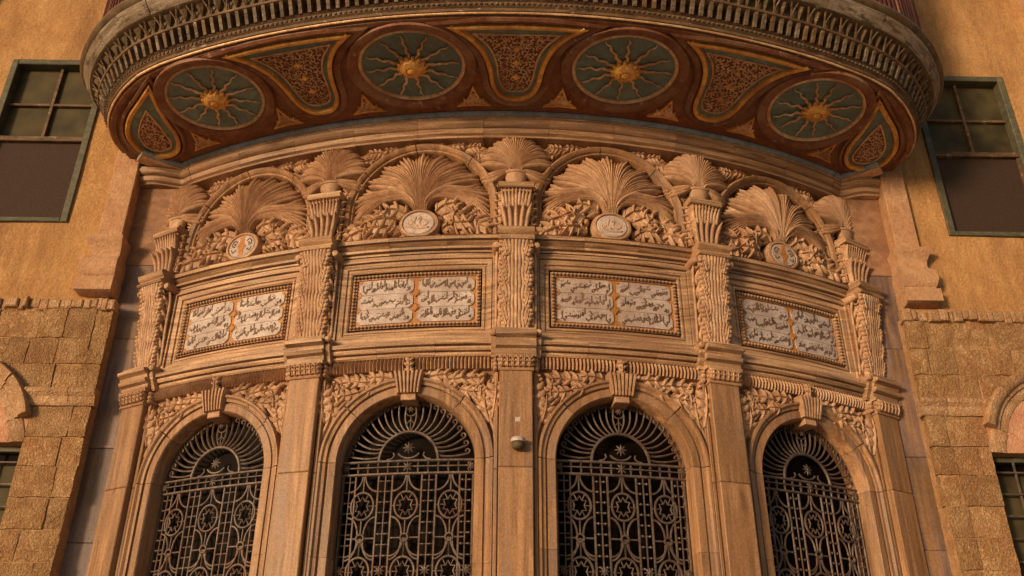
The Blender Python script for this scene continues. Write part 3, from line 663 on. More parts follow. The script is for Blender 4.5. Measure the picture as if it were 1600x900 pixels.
# ================================================================== window grilles
def grille(k, label):
    mp = bow(th_of(k)); D = -.13
    base = mp(np.array([[0, 0.0, D]]))[0]
    root = thing('iron_grille', base, label, 'window grille', 'iron grilles in the four arches')
    RG = .668
    def add(name, g): return make(name, g, 'iron', root, mp, smooth=True)
    def T(name, pts, r, k_=6, closed=False):
        g = G(); g.tube([(p[0], p[1], D + (p[2] if len(p) > 2 else 0)) for p in pts], r * 1.0, k_, closed); return add(name, g)
    hr = .66
    def rail(z, r=.013, d=0.012):
        return T('rail', [(a, z, d) for a in np.linspace(-hr, hr, 9)], r)
    for z in (2.972, 2.846): rail(z, .014)
    rail(2.915, .008)
    # outer arch bar and inner semicircle
    T('arch_bar', [(RG * cos(a), ZSP + .01 + RG * sin(a)) for a in np.linspace(0, pi, 30)], .012)
    T('half_ring', [(.295 * cos(a), 2.975 + .295 * sin(a), .01) for a in np.linspace(0, pi, 25)], .016)
    # fan of S-scrolls
    for i in range(22):
        a = radians(5 + 170 * i / 21); sg = 1 if i < 11 else -1
        er, et = np.array([cos(a), sin(a)]), np.array([-sin(a), cos(a)]) * sg       # et points towards the crown of the arch
        c = np.array([0, 2.985]); pts = []; amp = .032 if 1 < i < 20 else .018
        for t in np.linspace(0, 1, 10): pts.append(c + er * (.30 + .285 * t) - et * amp * sin(pi * t ** .85) + et * .012 * (1 - t))
        e_ = pts[-1]; cc = e_ + et * .030
        for t in np.linspace(.08, 1, 12):
            rr = .030 * (1 - .6 * t); an = t * 5.6; pts.append(cc - et * rr * cos(an) + er * rr * sin(an))
        g = G(); g.tube([(q[0], q[1], D) for q in pts], [.0105] * 10 + list(np.linspace(.0100, .0075, 12)), 5); add('fan_scroll', g)
    # band balusters with collars and rosettes
    for i in range(13):
        a = -.60 + i * .10
        g = G(); g.tube([(a, 2.846, D), (a, 2.972, D)], .009, 6)
        if i % 3 != 0 or i in (3, 9):
            g.turned(a, D, [(.008, 2.885), (.018, 2.897), (.008, 2.909)], 8); g.turned(a, D, [(.008, 2.925), (.018, 2.937), (.008, 2.949)], 8)
        add('baluster', g)
    def rosette(a, z, r=.045, n=8, d=.02):
        g = G()
        for i in range(n):
            an = 2 * pi * i / n; g.tube([(a, z, D + d), (a + r * .6 * cos(an), z + r * .6 * sin(an), D + d + .006), (a + r * cos(an), z + r * sin(an), D + d)], [.008, .009, .003], 5)
        g.lathe(a, z, [(.014, D + d - .01), (.014, D + d + .01), (.006, D + d + .018)], 8); add('rosette', g)
    rosette(0, 2.91, .055)
    rosette(-.62, 2.91, .045); rosette(.62, 2.91, .045)
    # star and crescent in the half ring, birds either side, ornament above
    rosette(0, 3.10, .06, 8)
    T('crescent', [(.115 * cos(a), 3.085 + .085 * sin(a), .005) for a in np.linspace(radians(205), radians(335), 12)], .011)
    for sg in (-1, 1):
        T('finial', [(sg * .22, 2.99), (sg * .17, 3.0), (sg * .145, 3.03), (sg * .155, 3.06)], .009)
    rosette(0, 3.50, .035, 6)
    T('crescent', [(.05 * cos(a), 3.475 + .04 * sin(a), .005) for a in np.linspace(radians(190), radians(350), 10)], .007)
    T('finial', [(0, 3.30), (0, 3.43)], .007); T('finial', [(-.035, 3.36), (0, 3.40), (.035, 3.36)], .006)
    # uprights
    zb = .35
    ups = [-.645, -.575, -.515, -.285, -.215, -.145, .145, .215, .285, .515, .575, .645]
    for i, a in enumerate(ups):
        thin = i in (1, 4, 7, 10)
        g = G(); g.tube([(a, zb, D), (a, 2.846, D)], .008 if thin else .012, 6); 
        if i in (0, 11): pass
        add('upright', g)
    # short cross pieces in the narrow lanes
    z = 2.78
    while z > zb:
        for c_ in (-.58, -.215, .215, .58):
            g = G(); g.tube([(c_ - .065, z, D), (c_ - .045, z, D), (c_ - .035, z, D), (c_ - .025, z, D), (c_ + .025, z, D), (c_ + .035, z, D), (c_ + .045, z, D), (c_ + .065, z, D)], [.006, .006, .014, .006, .006, .014, .006, .006], 6); add('cross_piece', g)
        z -= .1012
    # three lanes: arc, star medallion, flower, arc ...
    for lane in (-.43, 0, .43):
        hw = .140; z = 2.846
        while z > zb + .3:
            zm, zf, ze = z - .306, z - .612, z - .612 - .30
            for sg in (-1, 1):
                T('arc_bar', [(lane + sg * (.012 + (hw - .012) * (1 - cos(t))), z - .165 * sin(t)) for t in np.linspace(0, pi / 2, 8)], .0105)
                T('arc_bar', [(lane + sg * (hw - (hw - .03) * sin(t)), zf + .20 - .165 * (1 - cos(t))) for t in np.linspace(0, pi / 2, 8)], .0105)
                T('arc_bar', [(lane + sg * (hw - (hw - .03) * sin(t)), zf - .20 + .165 * (1 - cos(t))) for t in np.linspace(0, pi / 2, 8)], .0105)
                T('cross_bar', [(lane + sg * .04, zf), (lane + sg * hw, zf)], .009)
            T('side_tie', [(lane - hw, zm), (lane - .112, zm)], .008); T('side_tie', [(lane + .112, zm), (lane + hw, zm)], .008)
            T('stem_bar', [(lane, z), (lane, zm + .132)], .009); T('stem_bar', [(lane, zm - .132), (lane, zf + .04)], .009); T('stem_bar', [(lane, zf - .04), (lane, zf - .30 + .14)], .009)
            T('medallion_ring', [(lane + .112 * cos(a), zm + .132 * sin(a), .006) for a in np.linspace(0, 2 * pi, 24, endpoint=False)], .012, 6, True)
            st = [(lane + (.080 if q % 2 == 0 else .050) * .95 * cos(pi / 2 + q * pi / 6), zm + (.080 if q % 2 == 0 else .050) * 1.15 * sin(pi / 2 + q * pi / 6), .006) for q in range(12)]
            T('star', st, .0085, 5, True)
            for q in range(6):
                an = pi / 2 + (2 * q + 1) * pi / 6; T('star_tie', [(lane + .048 * cos(an), zm + .057 * sin(an), .004), (lane + .108 * cos(an), zm + .128 * sin(an), .004)], .006, 5)
            T('hub_ring', [(lane + .036 * cos(a), zf + .036 * sin(a), .008) for a in np.linspace(0, 2 * pi, 14, endpoint=False)], .012, 6, True)
            z -= .612 + .002
            z = z - .0
    for q in (-.215, .215, -.6, .6): rosette(q, 1.93, .05, 8)
grille(-1.5, 'wrought iron grille with star rings in the leftmost arch')
grille(-.5, 'wrought iron grille in the arch immediately left of the central pilaster')
grille(.5, 'wrought iron grille in the arch immediately right of the central pilaster')
grille(1.5, 'wrought iron grille with star rings in the rightmost arch')

# ================================================================== inscription tablets
GL = {  # pen strokes of joined script letters, drawn right to left, plus dots
 'a': ([[(0, .78), (-.03, .4), (-.01, .02)]], [], .15), 'l': ([[(0, .82), (0, .25), (-.05, .03), (-.24, 0)]], [], .24),
 'b': ([[(0, .17), (-.05, .02), (-.28, 0)]], [(-.1, -.14)], .28), 't': ([[(0, .17), (-.05, .02), (-.26, 0)]], [(-.06, .34), (-.16, .34)], .26),
 'B': ([[(0, .22), (-.06, .03), (-.3, -.05), (-.58, .0), (-.66, .17)]], [(-.33, -.2)], .72), 'n': ([[(0, .25), (.01, 0), (-.15, -.17), (-.32, -.1), (-.37, .12)]], [(-.18, .12)], .44),
 's': ([[(0, .2), (-.05, .04), (-.1, .17), (-.15, .04), (-.2, .17), (-.26, .03), (-.46, 0)]], [], .46), 'S': ([[(0, .24), (-.1, .06), (-.5, .15), (-.85, .02)]], [(-.3, .34), (-.4, .34), (-.35, .43)], .85),
 'r': ([[(0, .15), (-.03, -.05), (-.17, -.22)]], [], .19), 'z': ([[(0, .15), (-.03, -.05), (-.17, -.22)]], [(-.02, .3)], .19),
 'w': ([[(-.02, .08), (-.08, .19), (-.15, .1), (-.07, .03), (-.03, .05), (-.1, -.14), (-.26, -.2)]], [], .27), 'm': ([[(0, .02), (-.05, .13), (-.13, .08), (-.09, -.03), (-.05, 0), (-.25, 0)]], [], .25),
 'h': ([[(-.02, .22), (-.15, .26), (-.3, .2), (-.12, .1), (-.04, 0), (-.3, 0)]], [(-.16, -.12)], .3), 'k': ([[(-.42, .86), (-.1, .5), (-.3, .32), (-.1, .1), (-.12, .02), (-.34, 0)]], [], .34),
 'd': ([[(0, .3), (-.1, .14), (-.04, .0), (-.2, 0)]], [], .24), 'y': ([[(0, .1), (-.1, .2), (-.22, .1), (-.1, 0), (-.14, -.15), (-.42, -.18), (-.54, .0)]], [(-.25, -.32), (-.35, -.32)], .58),
 'e': ([[(-.1, .28), (-.02, .22), (-.12, .14), (-.03, .04), (-.28, 0)]], [], .28), 'f': ([[(-.02, .05), (-.07, .17), (-.13, .08), (-.05, .02), (-.28, 0)]], [(-.08, .33)], .28)}
TEXT = [['lbsrmwB', 'kSlnzaB', 'abmhdwry', 'tslmaBk'], ['mhrwlSaby', 'elbdnkr', 'awstmzaly', 'hflmaS'], ['ksndwlry', 'abhmBtr', 'ymlakwS', 'rnmdhaly']]
def script(g, seed, a0, a1, b0, b1, c):
    rr = random.Random(seed); em = (b1 - b0) * .64; base = b0 + (b1 - b0) * .32; LV = 0
    wsum = 0; seq = []
    while True:
        ch = rr.choice('lbstrnwmhkdyefazlaamSB'); adv = GL[ch][2] + (.06 if ch in 'arzwdyBn' else 0)
        if (wsum + adv) * em > (a1 - a0) * 1.42: break
        seq.append(ch); wsum += adv
    kx = (a1 - a0) / (wsum * em); x = a1; lift = 0
    for ch in seq:
        st, dots, adv = GL[ch]; LV = LV - .10 if LV > -.12 else .42; LV = LV if rr.random() < .8 else rr.uniform(0, .4); dy = LV * em
        for s_ in st:
            P = cat([(x + p[0] * em * kx, base + dy + p[1] * em * rr.uniform(.92, 1.08)) for p in s_], 3)
            T = np.gradient(P, axis=0); an = np.arctan2(T[:, 1], T[:, 0]); w_ = em * (.034 + .048 * np.abs(np.sin(an - radians(50))))
            g.path(P, [(-1, c - .002), (-1, c + .0025), (1, c + .0025), (1, c - .002)][::-1], wsc=w_)
        for d_ in dots + ([(-.1, .55)] if rr.random() < .6 else []):
            q = (x + d_[0] * em * kx, base + dy + d_[1] * em); r = em * .065
            g.poly([(q[0] - r, q[1]), (q[0], q[1] - r), (q[0] + r, q[1]), (q[0], q[1] + r)], c - .002, c + .003)
        x -= (adv + (.06 if ch in 'arzwdyBn' else 0)) * em * kx
def tablet(idx, k, label):
    mp = bow(th_of(k)); z0, z1, hw = 4.36, 5.00, .685
    root = thing('inscription_tablet', mp(np.array([[0, z0, -.03]]))[0], label, 'inscription', 'inscription tablets above the arches')
    g = G(); g.box(-hw + .03, hw - .03, z0 + .03, z1 - .03, -.06, -.022, 12, .004); make('gilt_ground', g, 'goldfield', root, mp)
    rect = [(-hw, z0), (-hw, z1), (hw, z1), (hw, z0)]
    def sub(r, n=12):
        out = []
        for i in range(4):
            p, q = r[i], r[(i + 1) % 4]; m = n if abs(q[0] - p[0]) > .3 else 1
            out += [(p[0] + (q[0] - p[0]) * t, p[1] + (q[1] - p[1]) * t) for t in np.linspace(0, 1, m, endpoint=False)]
        return out
    rin = [(-hw + .046, z0 + .046), (-hw + .046, z1 - .046), (hw - .046, z1 - .046), (hw - .046, z0 + .046)]
    g = G(); g.path(sub(rin), [(0, -.05), (0, -.008), (.045, .0), (.045, -.05)][::-1], closed=True); make('border', g, 'carved', root, mp)
    g = G(); nbx, nbz = 33, 15
    def bead(a, b): g.lathe(a, b, [(.0185, -.01), (.0175, .012), (.012, .026), (.003, .030)], 8)
    for i in range(nbx + 1):
        a = -hw + .022 + (2 * hw - .044) * i / nbx; bead(a, z0 + .022); bead(a, z1 - .022)
    for i in range(1, nbz):
        b = z0 + .022 + (z1 - z0 - .044) * i / nbz; bead(-hw + .022, b); bead(hw - .022, b)
    make('bead_border', g, 'marble_h', root, mp, smooth=True, kind='stuff')
    cols = [(-.615, -.028), (.028, .615)]; rows = 3; za, zb_ = z0 + .060, z1 - .060; rh = (zb_ - za) / rows
    for ci, (a0, a1) in enumerate(cols):
        for r_ in range(rows):
            b0 = za + rh * r_ + .006; b1 = za + rh * (r_ + 1) - .006; hh = (b1 - b0) / 2; bm = (b0 + b1) / 2; rad = .05
            pts = []
            for (cx, cz, s0) in ((a1 - rad, b0 + rad, -90), (a1 - rad, b1 - rad, 0), (a0 + rad, b1 - rad, 90), (a0 + rad, b0 + rad, 180)):
                pts += [(cx + rad * cos(radians(s0 + q)), cz + rad * sin(radians(s0 + q))) for q in (0, 30, 60, 90)]
            # subdivide long edges so the slab follows the curve
            out = []
            for i in range(len(pts)):
                p, q = pts[i], pts[(i + 1) % len(pts)]; m = 8 if abs(q[0] - p[0]) > .2 else 1
                out += [(p[0] + (q[0] - p[0]) * t, p[1] + (q[1] - p[1]) * t) for t in np.linspace(0, 1, m, endpoint=False)]
            # strip-built slab: top face as columns
            g = G(); A = []; xs = np.linspace(a0 + .001, a1 - .001, 15)
            def zr(x):
                e_ = min(x - a0, a1 - x); return (rad - sqrt(max(0, rad * rad - (rad - e_) ** 2))) if e_ < rad else 0
            lo = np.array([b0 + zr(x) for x in xs]); hi = np.array([b1 - zr(x) for x in xs])
            g.sheet(np.stack([xs, xs]), np.stack([lo, hi]), np.full((2, 15), -.010))
            g.path(out, [(0, -.03), (0, -.010), (-.004, -.0095), (-.004, -.03)], closed=True)
            c_ = make('cartouche', g, 'white', root, mp)
            g = G(); script(g, idx * 31 + ci * 7 + r_ * 3 + 5, a0 + .03, a1 - .03, b0, b1, -.009); make('lettering', g, 'ink', c_, mp)
    g = G()
    for b in (za + rh, za + 2 * rh): g.poly([(-.042, b), (0, b - .05), (.042, b), (0, b + .05)], -.025, -.006, .2)
    make('lozenge', g, 'goldfield', root, mp)
tablet(1, -1.5, 'beaded marble inscription tablet in six lines above the leftmost arch')
tablet(2, -.5, 'beaded marble inscription tablet immediately left of the central leafy pilaster')
tablet(3, .5, 'beaded marble inscription tablet immediately right of the central leafy pilaster')
tablet(4, 1.5, 'beaded marble inscription tablet in six lines above the rightmost arch')

# small fixture and sticker on the central pilaster
mp = bow(TH0)
fx = thing('round_fixture', mp(np.array([[0.02, 3.0, .16]]))[0], 'small round capped electric fixture fixed to the central pilaster', 'lamp')
def vert_cyl(g, a, c, prof, n=16): g.turned(a, c, prof, n)
g = G(); vert_cyl(g, .018, .205, [(.030, 2.965), (.050, 2.975), (.058, 2.99), (.058, 3.02), (.050, 3.028)]); make('housing', g, 'olive', fx, mp, smooth=True)
g = G(); vert_cyl(g, .018, .205, [(.052, 3.029), (.066, 3.034), (.068, 3.062), (.060, 3.074), (.03, 3.08)]); make('cap', g, 'white', fx, mp, smooth=True)
g = G(); g.tube([(.018, 3.02, .14), (.018, 3.02, .17)], .02, 8); make('bracket', g, 'frame', fx, mp)
g = G(); g.box(-.008, .042, 3.26, 3.305, .149, .153, 1, .001)
make('wall_sticker', g, 'white', None, mp, label='tiny pale square sticker high on the central pilaster shaft', cat_='sticker')

# ================================================================== canopy
canopy = thing('round_canopy', (0, -8.3, 7.0), 'dark red wooden canopy with four gilded sunburst medallions curving over the front', 'canopy')
th = np.linspace(-33.6, 33.6, 180); rin = np.interp(np.abs(th), [0, 30.2, 31.2, 32, 32.6, 33.2, 33.6], [8.06, 8.06, 8.2, 8.4, 8.5, 8.50, 8.48]); rout = np.interp(th + 0, _tt, _rs) 
g = G(); us = np.linspace(0, 1, 9); A = np.repeat(th[None, :], 9, 0); B = rin[None, :] + (rout - rin)[None, :] * us[:, None]
g.sheet(A[::-1], B[::-1], np.zeros_like(A)); g.F = [tuple(reversed(f)) for f in g.F]
sof = make('soffit', g, 'redwood', canopy, soff)
def spath(g, pts, sec, closed=False): g.path(pts, sec, closed=closed)
# moulded rings of the soffit: inner blue roll, red fillet, outer gilt line
def rimband(name, sec, mat, n=150, parent=canopy, a0=None, a1=None, smooth=True, kind=None):
    a0 = -BL + .02 if a0 is None else a0; a1 = BL - .02 if a1 is None else a1
    g = G(); g.sweep_a(sec, a0, a1, n); return make(name, g, mat, parent, rim, smooth=smooth, kind=kind)
ths = np.linspace(-29.2, 29.2, 120)
def innerband(name, sec, mat):
    g = G(); g.sweep_a(sec, radians(-29.2) * 8, radians(29.2) * 8, 120); make(name, g, mat, canopy, bow(TH0), smooth=True)
    for side in (-1, 1): flare(side, sec, min(q[1] for q in sec), mat, name, canopy)
innerband('blue_moulding', [(6.940, 0), (6.940, .15), (6.948, .175), (6.965, .195), (6.985, .20), (7.0, .19), (7.01, 0)], 'bluegrey')
innerband('gilt_fillet', [(6.927, 0), (6.927, .155), (6.933, .165), (6.939, .16), (6.9395, 0)], 'palegold')
# outer edge strips on the soffit
def soffit_ring(name, r_off, sec, mat):
    m = (np.abs(_tt) < 33.2); idx = np.where(m)[0][::6]
    pts = [(_tt[i], _rs[i] - r_off) for i in idx]
    P3 = np.array([soff(np.array([[p[0], p[1], 0]]))[0] for p in pts]); T = np.gradient(P3, axis=0); T /= np.linalg.norm(T, axis=1)[:, None]
    R_ = []
    for i in range(len(P3)):
        n = np.array([T[i, 1], -T[i, 0], 0]); R_.append([P3[i] + n * q[0] + np.array([0, 0, -q[1]]) for q in sec])
    g = G(); g.loft([r[::-1] for r in R_]); make(name, g, mat, canopy, ident, smooth=True)
soffit_ring('gilt_bead', .0, [(-.012, 0), (-.010, .012), (0, .018), (.010, .012), (.012, 0)], 'palegold')
soffit_ring('red_moulding', .075, [(-.045, -.01), (-.035, .018), (0, .03), (.035, .02), (.045, -.01)], 'redwood2')

# sunburst medallions
def medallion(thc, label=None):
    rc = 8.94; mp0 = soff_at(thc, rc); mp = lambda V: mp0(V * np.array([1.15, 1.0, 1.0])); rb = random.Random(int(thc * 10))
    g = G(); g.lathe(0, 0, [(.50, -.02), (.50, .008)], 48); md = make('sunburst_medallion', g, 'verdigris', canopy, mp)
    def ring(name, r, sec, mat):
        g = G(); g.path([(r * cos(a), r * sin(a)) for a in np.linspace(0, 2 * pi, 56, endpoint=False)], sec, closed=True); make(name, g, mat, md, mp, smooth=True)
    ring('gilt_ring', .485, [(-.022, 0), (-.018, .03), (0, .04), (.012, .03), (.018, 0)], 'palegold')
    ring('red_ring', .55, [(-.065, 0), (-.055, .055), (-.01, .065), (.03, .045), (.055, .01), (.06, 0)], 'redwood2')
    for i in range(12):
        a = 2 * pi * i / 12 + radians(4) + rb.uniform(-.05, .05); L0, L1 = .125, .455 + rb.uniform(-.02, .01); pts = []; rr = []
        for t in np.linspace(0, 1, 17):
            q = L0 + (L1 - L0) * t; off = .011 * sin(t * 2 * pi * 2.8 + i) * (1 - .4 * t); pts.append((q * cos(a) - off * sin(a), q * sin(a) + off * cos(a), .022 + .006 * cos(t * 14))); rr.append(.019 * (1 - .68 * t) + .0028 * cos(t * 30))
        g = G(); g.tube(pts, rr, 6); make('ray', g, 'palegold', md, mp, smooth=2)
    g = G(); g.lathe(0, 0, [(.125, .0), (.128, .03), (.118, .07), (.09, .10), (.055, .108), (.048, .098), (.035, .115), (.012, .125)], 24); make('boss', g, 'gold', md, mp, smooth=True)
    for i in range(14):
        a = 2 * pi * i / 14; g = G()
        g.tube([(.08 * cos(a), .08 * sin(a), .05), (.12 * cos(a), .12 * sin(a), .05), (.152 * cos(a), .152 * sin(a), .025)], [.028, .027, .014], 6); make('petal', g, 'gold', md, mp, smooth=2)
for t_ in (-22.35, -7.37, 7.42, 22.5): medallion(t_)

def outline_offset(P, d):       # inward offset of a closed counter-clockwise polygon
    P = np.asarray(P, float); T0 = P - np.roll(P, 1, 0); T1 = np.roll(P, -1, 0) - P
    T0 /= np.linalg.norm(T0, axis=1)[:, None]; T1 /= np.linalg.norm(T1, axis=1)[:, None]
    N = np.stack([-T0[:, 1] - T1[:, 1], T0[:, 0] + T1[:, 0]], 1); N /= np.linalg.norm(N, axis=1)[:, None]
    k = 1 / np.maximum(.45, N[:, 0] * -T0[:, 1] + N[:, 1] * T0[:, 0]); return P + N * (d * k)[:, None]
def inside(P, x, y):
    c = False; n = len(P); j = n - 1
    for i in range(n):
        if ((P[i][1] > y) != (P[j][1] > y)) and (x < (P[j][0] - P[i][0]) * (y - P[i][1]) / (P[j][1] - P[i][1]) + P[i][0]): c = not c
        j = i
    return c
def carve(name, P, parent, mp, seed, sp=.075, mat='palegold', c=.012):
    """openwork of small scrolls filling polygon P"""
    rb = random.Random(seed); g = G(); P = np.asarray(P); x0, y0 = P.min(0); x1, y1 = P.max(0)
    y = y0 + sp * .5; row = 0
    while y < y1:
        x = x0 + sp * (.5 if row % 2 else .15)
        while x < x1:
            if inside(P, x, y) and inside(P, x + sp * .3, y) and inside(P, x - sp * .3, y) and inside(P, x, y - sp * .3) and inside(P, x, y + sp * .3):
                a0 = rb.uniform(0, 6.28); dr = rb.choice((-1, 1)); t = np.linspace(0, 1, 9); an = a0 + dr * 4.6 * t; r_ = sp * .52 * (1 - .72 * t)
                g.tube(np.stack([x + r_ * np.cos(an), y + r_ * np.sin(an), np.full(9, c + rb.uniform(0, .008))], 1), sp * np.array([.08, .13, .155, .165, .165, .155, .14, .16, .20]), 5)
                if rb.random() < .45: g.lathe(x + rb.uniform(-.5, .5) * sp, y + sp * .5, [(sp * .16, 0), (sp * .15, c + .01), (sp * .04, c + .018)], 6)
            x += sp
        y += sp * .86; row += 1
    if g.V: make(name, g, mat, parent, mp, smooth=2, kind='stuff')
def panel(thc, label=None):
    rc = 8.95; mp = soff_at(thc, rc)
    half = [(0, -.56), (.10, -.545), (.19, -.49), (.25, -.40), (.285, -.28), (.30, -.14), (.325, .0), (.36, .12), (.42, .24), (.51, .36), (.63, .46), (.70, .515)]
    hs = cat(half, 3); P = np.vstack([hs, [(-p[0], p[1]) for p in hs[::-1][:-1]]])
    P = np.vstack([P[:len(hs)], [(.35, .525), (0, .53), (-.35, .525)], P[len(hs):]])
    g = G(); g.path(P, [(0, 0), (.0, .045), (.015, .055), (.045, .05), (.055, .02), (.055, 0)][::1], closed=True)
    pn = make('carved_panel', g, 'gold', canopy, mp, smooth=True)
    O = outline_offset(P, -.06); g = G(); g.path(O, [(-.035, 0), (-.03, .03), (0, .045), (.04, .03), (.055, 0)], closed=True); make('red_moulding', g, 'redwood2', pn, mp, smooth=True)
    def fill(name, Q, c, mat):
        g = G(); Q = np.asarray(Q); V = [(q[0], q[1], c) for q in Q]; g.add(V, [tuple(range(len(V)))]); make(name, g, mat, pn, mp)
    Q1 = outline_offset(P, .05); fill('green_band', Q1, .006, 'verdigris')
    # carved field is the same bell, smaller
    h2 = [(0, -.43), (.08, -.42), (.145, -.37), (.18, -.28), (.20, -.15), (.215, 0), (.25, .13), (.31, .25), (.39, .345), (.43, .39)]
    h2 = cat(h2, 3); Q2 = np.vstack([h2, [(-p[0], p[1]) for p in h2[::-1][:-1]]]); fill('carved_field', Q2, .010, 'redwood')
    g = G(); g.path(Q2, [(-.012, .008), (-.008, .02), (.008, .02), (.012, .008)], closed=True); make('inner_border', g, 'palegold', pn, mp, smooth=True)
    carve('arabesque', Q2, pn, mp, int(thc * 3 + 50), .062)
    for b, r in ((.0, .055), (-.20, .05), (.2, .045)):
        g = G(); g.poly([(r * (1 if q % 2 == 0 else .55) * cos(q * pi / 4), b + r * (1 if q % 2 == 0 else .55) * sin(q * pi / 4)) for q in range(8)], .01, .04, .3); make('star', g, 'gold', pn, mp)
for t_ in (-15.1, -.15, 15.1): panel(t_)
# teardrop panels at both ends
def teardrop(side):
    rc = 8.8; tc = 29.6; mp = soff_at(tc * side, rc)
    def conv(pts):     # measured (degrees, radius) of the left-hand drop
        P = [(side * radians(a - tc) * rc, r - rc) for a, r in pts]; P = cat(P + [P[0]], 4)[:-1]
        ar = sum(P[i][0] * P[(i + 1) % len(P)][1] - P[(i + 1) % len(P)][0] * P[i][1] for i in range(len(P)))
        return P if ar > 0 else P[::-1]
    P = conv([(25.75, 9.40), (27.6, 9.25), (29.6, 9.10), (31.2, 8.90), (31.9, 8.66), (31.6, 8.47), (30.6, 8.38), (29.4, 8.36), (28.3, 8.45), (27.5, 8.63), (27.1, 8.85), (26.6, 9.08), (26.1, 9.25)])
    Q = conv([(28.0, 9.07), (29.3, 8.95), (30.5, 8.80), (31.0, 8.62), (30.6, 8.50), (29.6, 8.46), (28.9, 8.52), (28.5, 8.68), (28.2, 8.88)])
    g = G(); g.path(P, [(0, 0), (.0, .05), (.015, .06), (.05, .05), (.06, .02), (.06, 0)], closed=True); pn = make('teardrop_panel', g, 'gold', canopy, mp, smooth=True)
    O = outline_offset(P, -.035); g = G(); g.path(O, [(-.03, 0), (-.02, .04), (.01, .045), (.03, 0)], closed=True); make('red_moulding', g, 'redwood2', pn, mp, smooth=True)
    def fill(name, K, c, mat):
        g = G(); g.add([(q[0], q[1], c) for q in K], [tuple(range(len(K)))]); make(name, g, mat, pn, mp)
    fill('green_band', outline_offset(P, .055), .006, 'verdigris'); fill('carved_field', Q, .012, 'redwood')
    g = G(); g.path(Q, [(-.01, .008), (-.008, .024), (.008, .024), (.01, .008)], closed=True); make('inner_border', g, 'palegold', pn, mp, smooth=True)
    carve('arabesque', Q, pn, mp, 77 + side, .055)
for side in (-1, 1): teardrop(side)
# little triangles between medallions and panels
for t_, r_ in ((-26.4, 8.42), (-18.5, 8.42), (-11.6, 8.42), (-3.3, 8.42), (3.35, 8.42), (11.7, 8.42), (18.6, 8.42), (26.5, 8.42)):
    mp = soff_at(t_, r_); mp_ = mp
    P = [(-.20, -.12), (.20, -.12), (.09, -.03), (0, .18), (-.09, -.03)]; P = [( -.20, -.12), (0, -.105), (.20, -.12), (.07, .0), (0, .19), (-.07, .0)]
    g = G(); g.path(P, [(0, 0), (0, .03), (.02, .03), (.028, 0)], closed=True); tr = make('carved_triangle', g, 'gold', canopy, mp)
    g = G()
    for an, ln in ((90, .16), (50, .11), (130, .11), (15, .13), (165, .13)): g.leaf((0, -.085), radians(an), ln, .03, .0, .03, n=2)
    make('palmette', g, 'palegold', tr, mp, smooth=2)

# cornice of the canopy, from the soffit edge up to the rim
rimband('edge_moulding', [(7.085, -.04), (7.09, .0), (7.10, .025), (7.13, .03), (7.145, .055), (7.175, .06), (7.185, .04), (7.20, .045), (7.215, .075), (7.215, -.04)], 'brownwood')
g = G()
for i in range(230):
    a = -BL + .06 + i * (2 * BL - .12) / 229; g.box(a - .012, a + .012, 7.148, 7.172, .05, .072, 1, .003)
make('small_dentils', g, 'olive', canopy, rim, kind='stuff')
rimband('dentil_bed', [(7.21, -.04), (7.21, .03), (7.36, .05), (7.36, -.04)], 'maroon')
NDT = 122
for i in range(NDT):
    a = -BL + .07 + i * (2 * BL - .14) / (NDT - 1); sl = .0
    g = G(); g.loft([[(a - .019, 7.212, .02), (a - .019, 7.212, .085), (a + .019, 7.212, .085), (a + .019, 7.212, .02)][::-1], [(a - .019, 7.357, .02), (a - .019, 7.357, .165), (a + .019, 7.357, .165), (a + .019, 7.357, .02)][::-1]])
    make('dentil', g, 'greywood' if rnd.random() < .8 else 'brownwood', canopy, rim)
rimband('rail_moulding', [(7.352, -.04), (7.352, .13), (7.358, .175), (7.375, .185), (7.39, .165), (7.392, -.04)], 'brownwood')
rimband('bracket_bed', [(7.385, -.04), (7.385, .12), (7.54, .17), (7.54, -.04)], 'olive')
NB = 60
for i in range(NB):
    a = -BL + .09 + i * (2 * BL - .18) / (NB - 1); h = (2 * BL - .18) / (NB - 1) / 2
    g = G(); V = [(a - h * .55, 7.535, .15), (a + h * .55, 7.535, .15), (a - h * .55, 7.535, .235), (a + h * .55, 7.535, .235), (a, 7.41, .13), (a, 7.41, .155), (a, 7.50, .25)]
    g.add(V, [(0, 4, 5, 2), (4, 1, 3, 5), (2, 5, 6), (5, 3, 6), (2, 6, 3), (0, 2, 3, 1)]); make('bracket', g, 'olive' if rnd.random() < .7 else 'brownwood', canopy, rim)
    g = G(); g.tube([(a - h, 7.395, .15), (a - h * .9, 7.47, .20), (a - h * .62, 7.53, .265)], .011, 5); make('bracket_rib', g, 'greywood', canopy, rim); g = G(); g.tube([(a + h, 7.395, .15), (a + h * .9, 7.47, .20), (a + h * .62, 7.53, .265)], .011, 5); make('bracket_rib', g, 'brownwood', canopy, rim)
rimband('slab_bed', [(7.525, -.04), (7.525, .27), (7.535, .30), (7.55, .29), (7.55, -.04)], 'olive')
NS = 17; es = [-BL + .02 + i * (2 * BL - .04) / NS for i in range(NS + 1)]
for i in range(NS):
    g = G(); dz = rnd.uniform(-.006, .006); g.sweep_a([(7.545, .0), (7.545, .285), (7.56, .30 + dz), (7.60, .335 + dz), (7.64, .38 + dz), (7.675, .395 + dz), (7.68, .0)], es[i] + .004, es[i + 1] - .004, 8, .004); make('rim_board', g, 'palewood', canopy, rim, smooth=True)
rimband('rim_roll', [(7.675, .0), (7.675, .365), (7.69, .42), (7.73, .45), (7.77, .445), (7.785, .42), (7.785, .0)], 'olive')
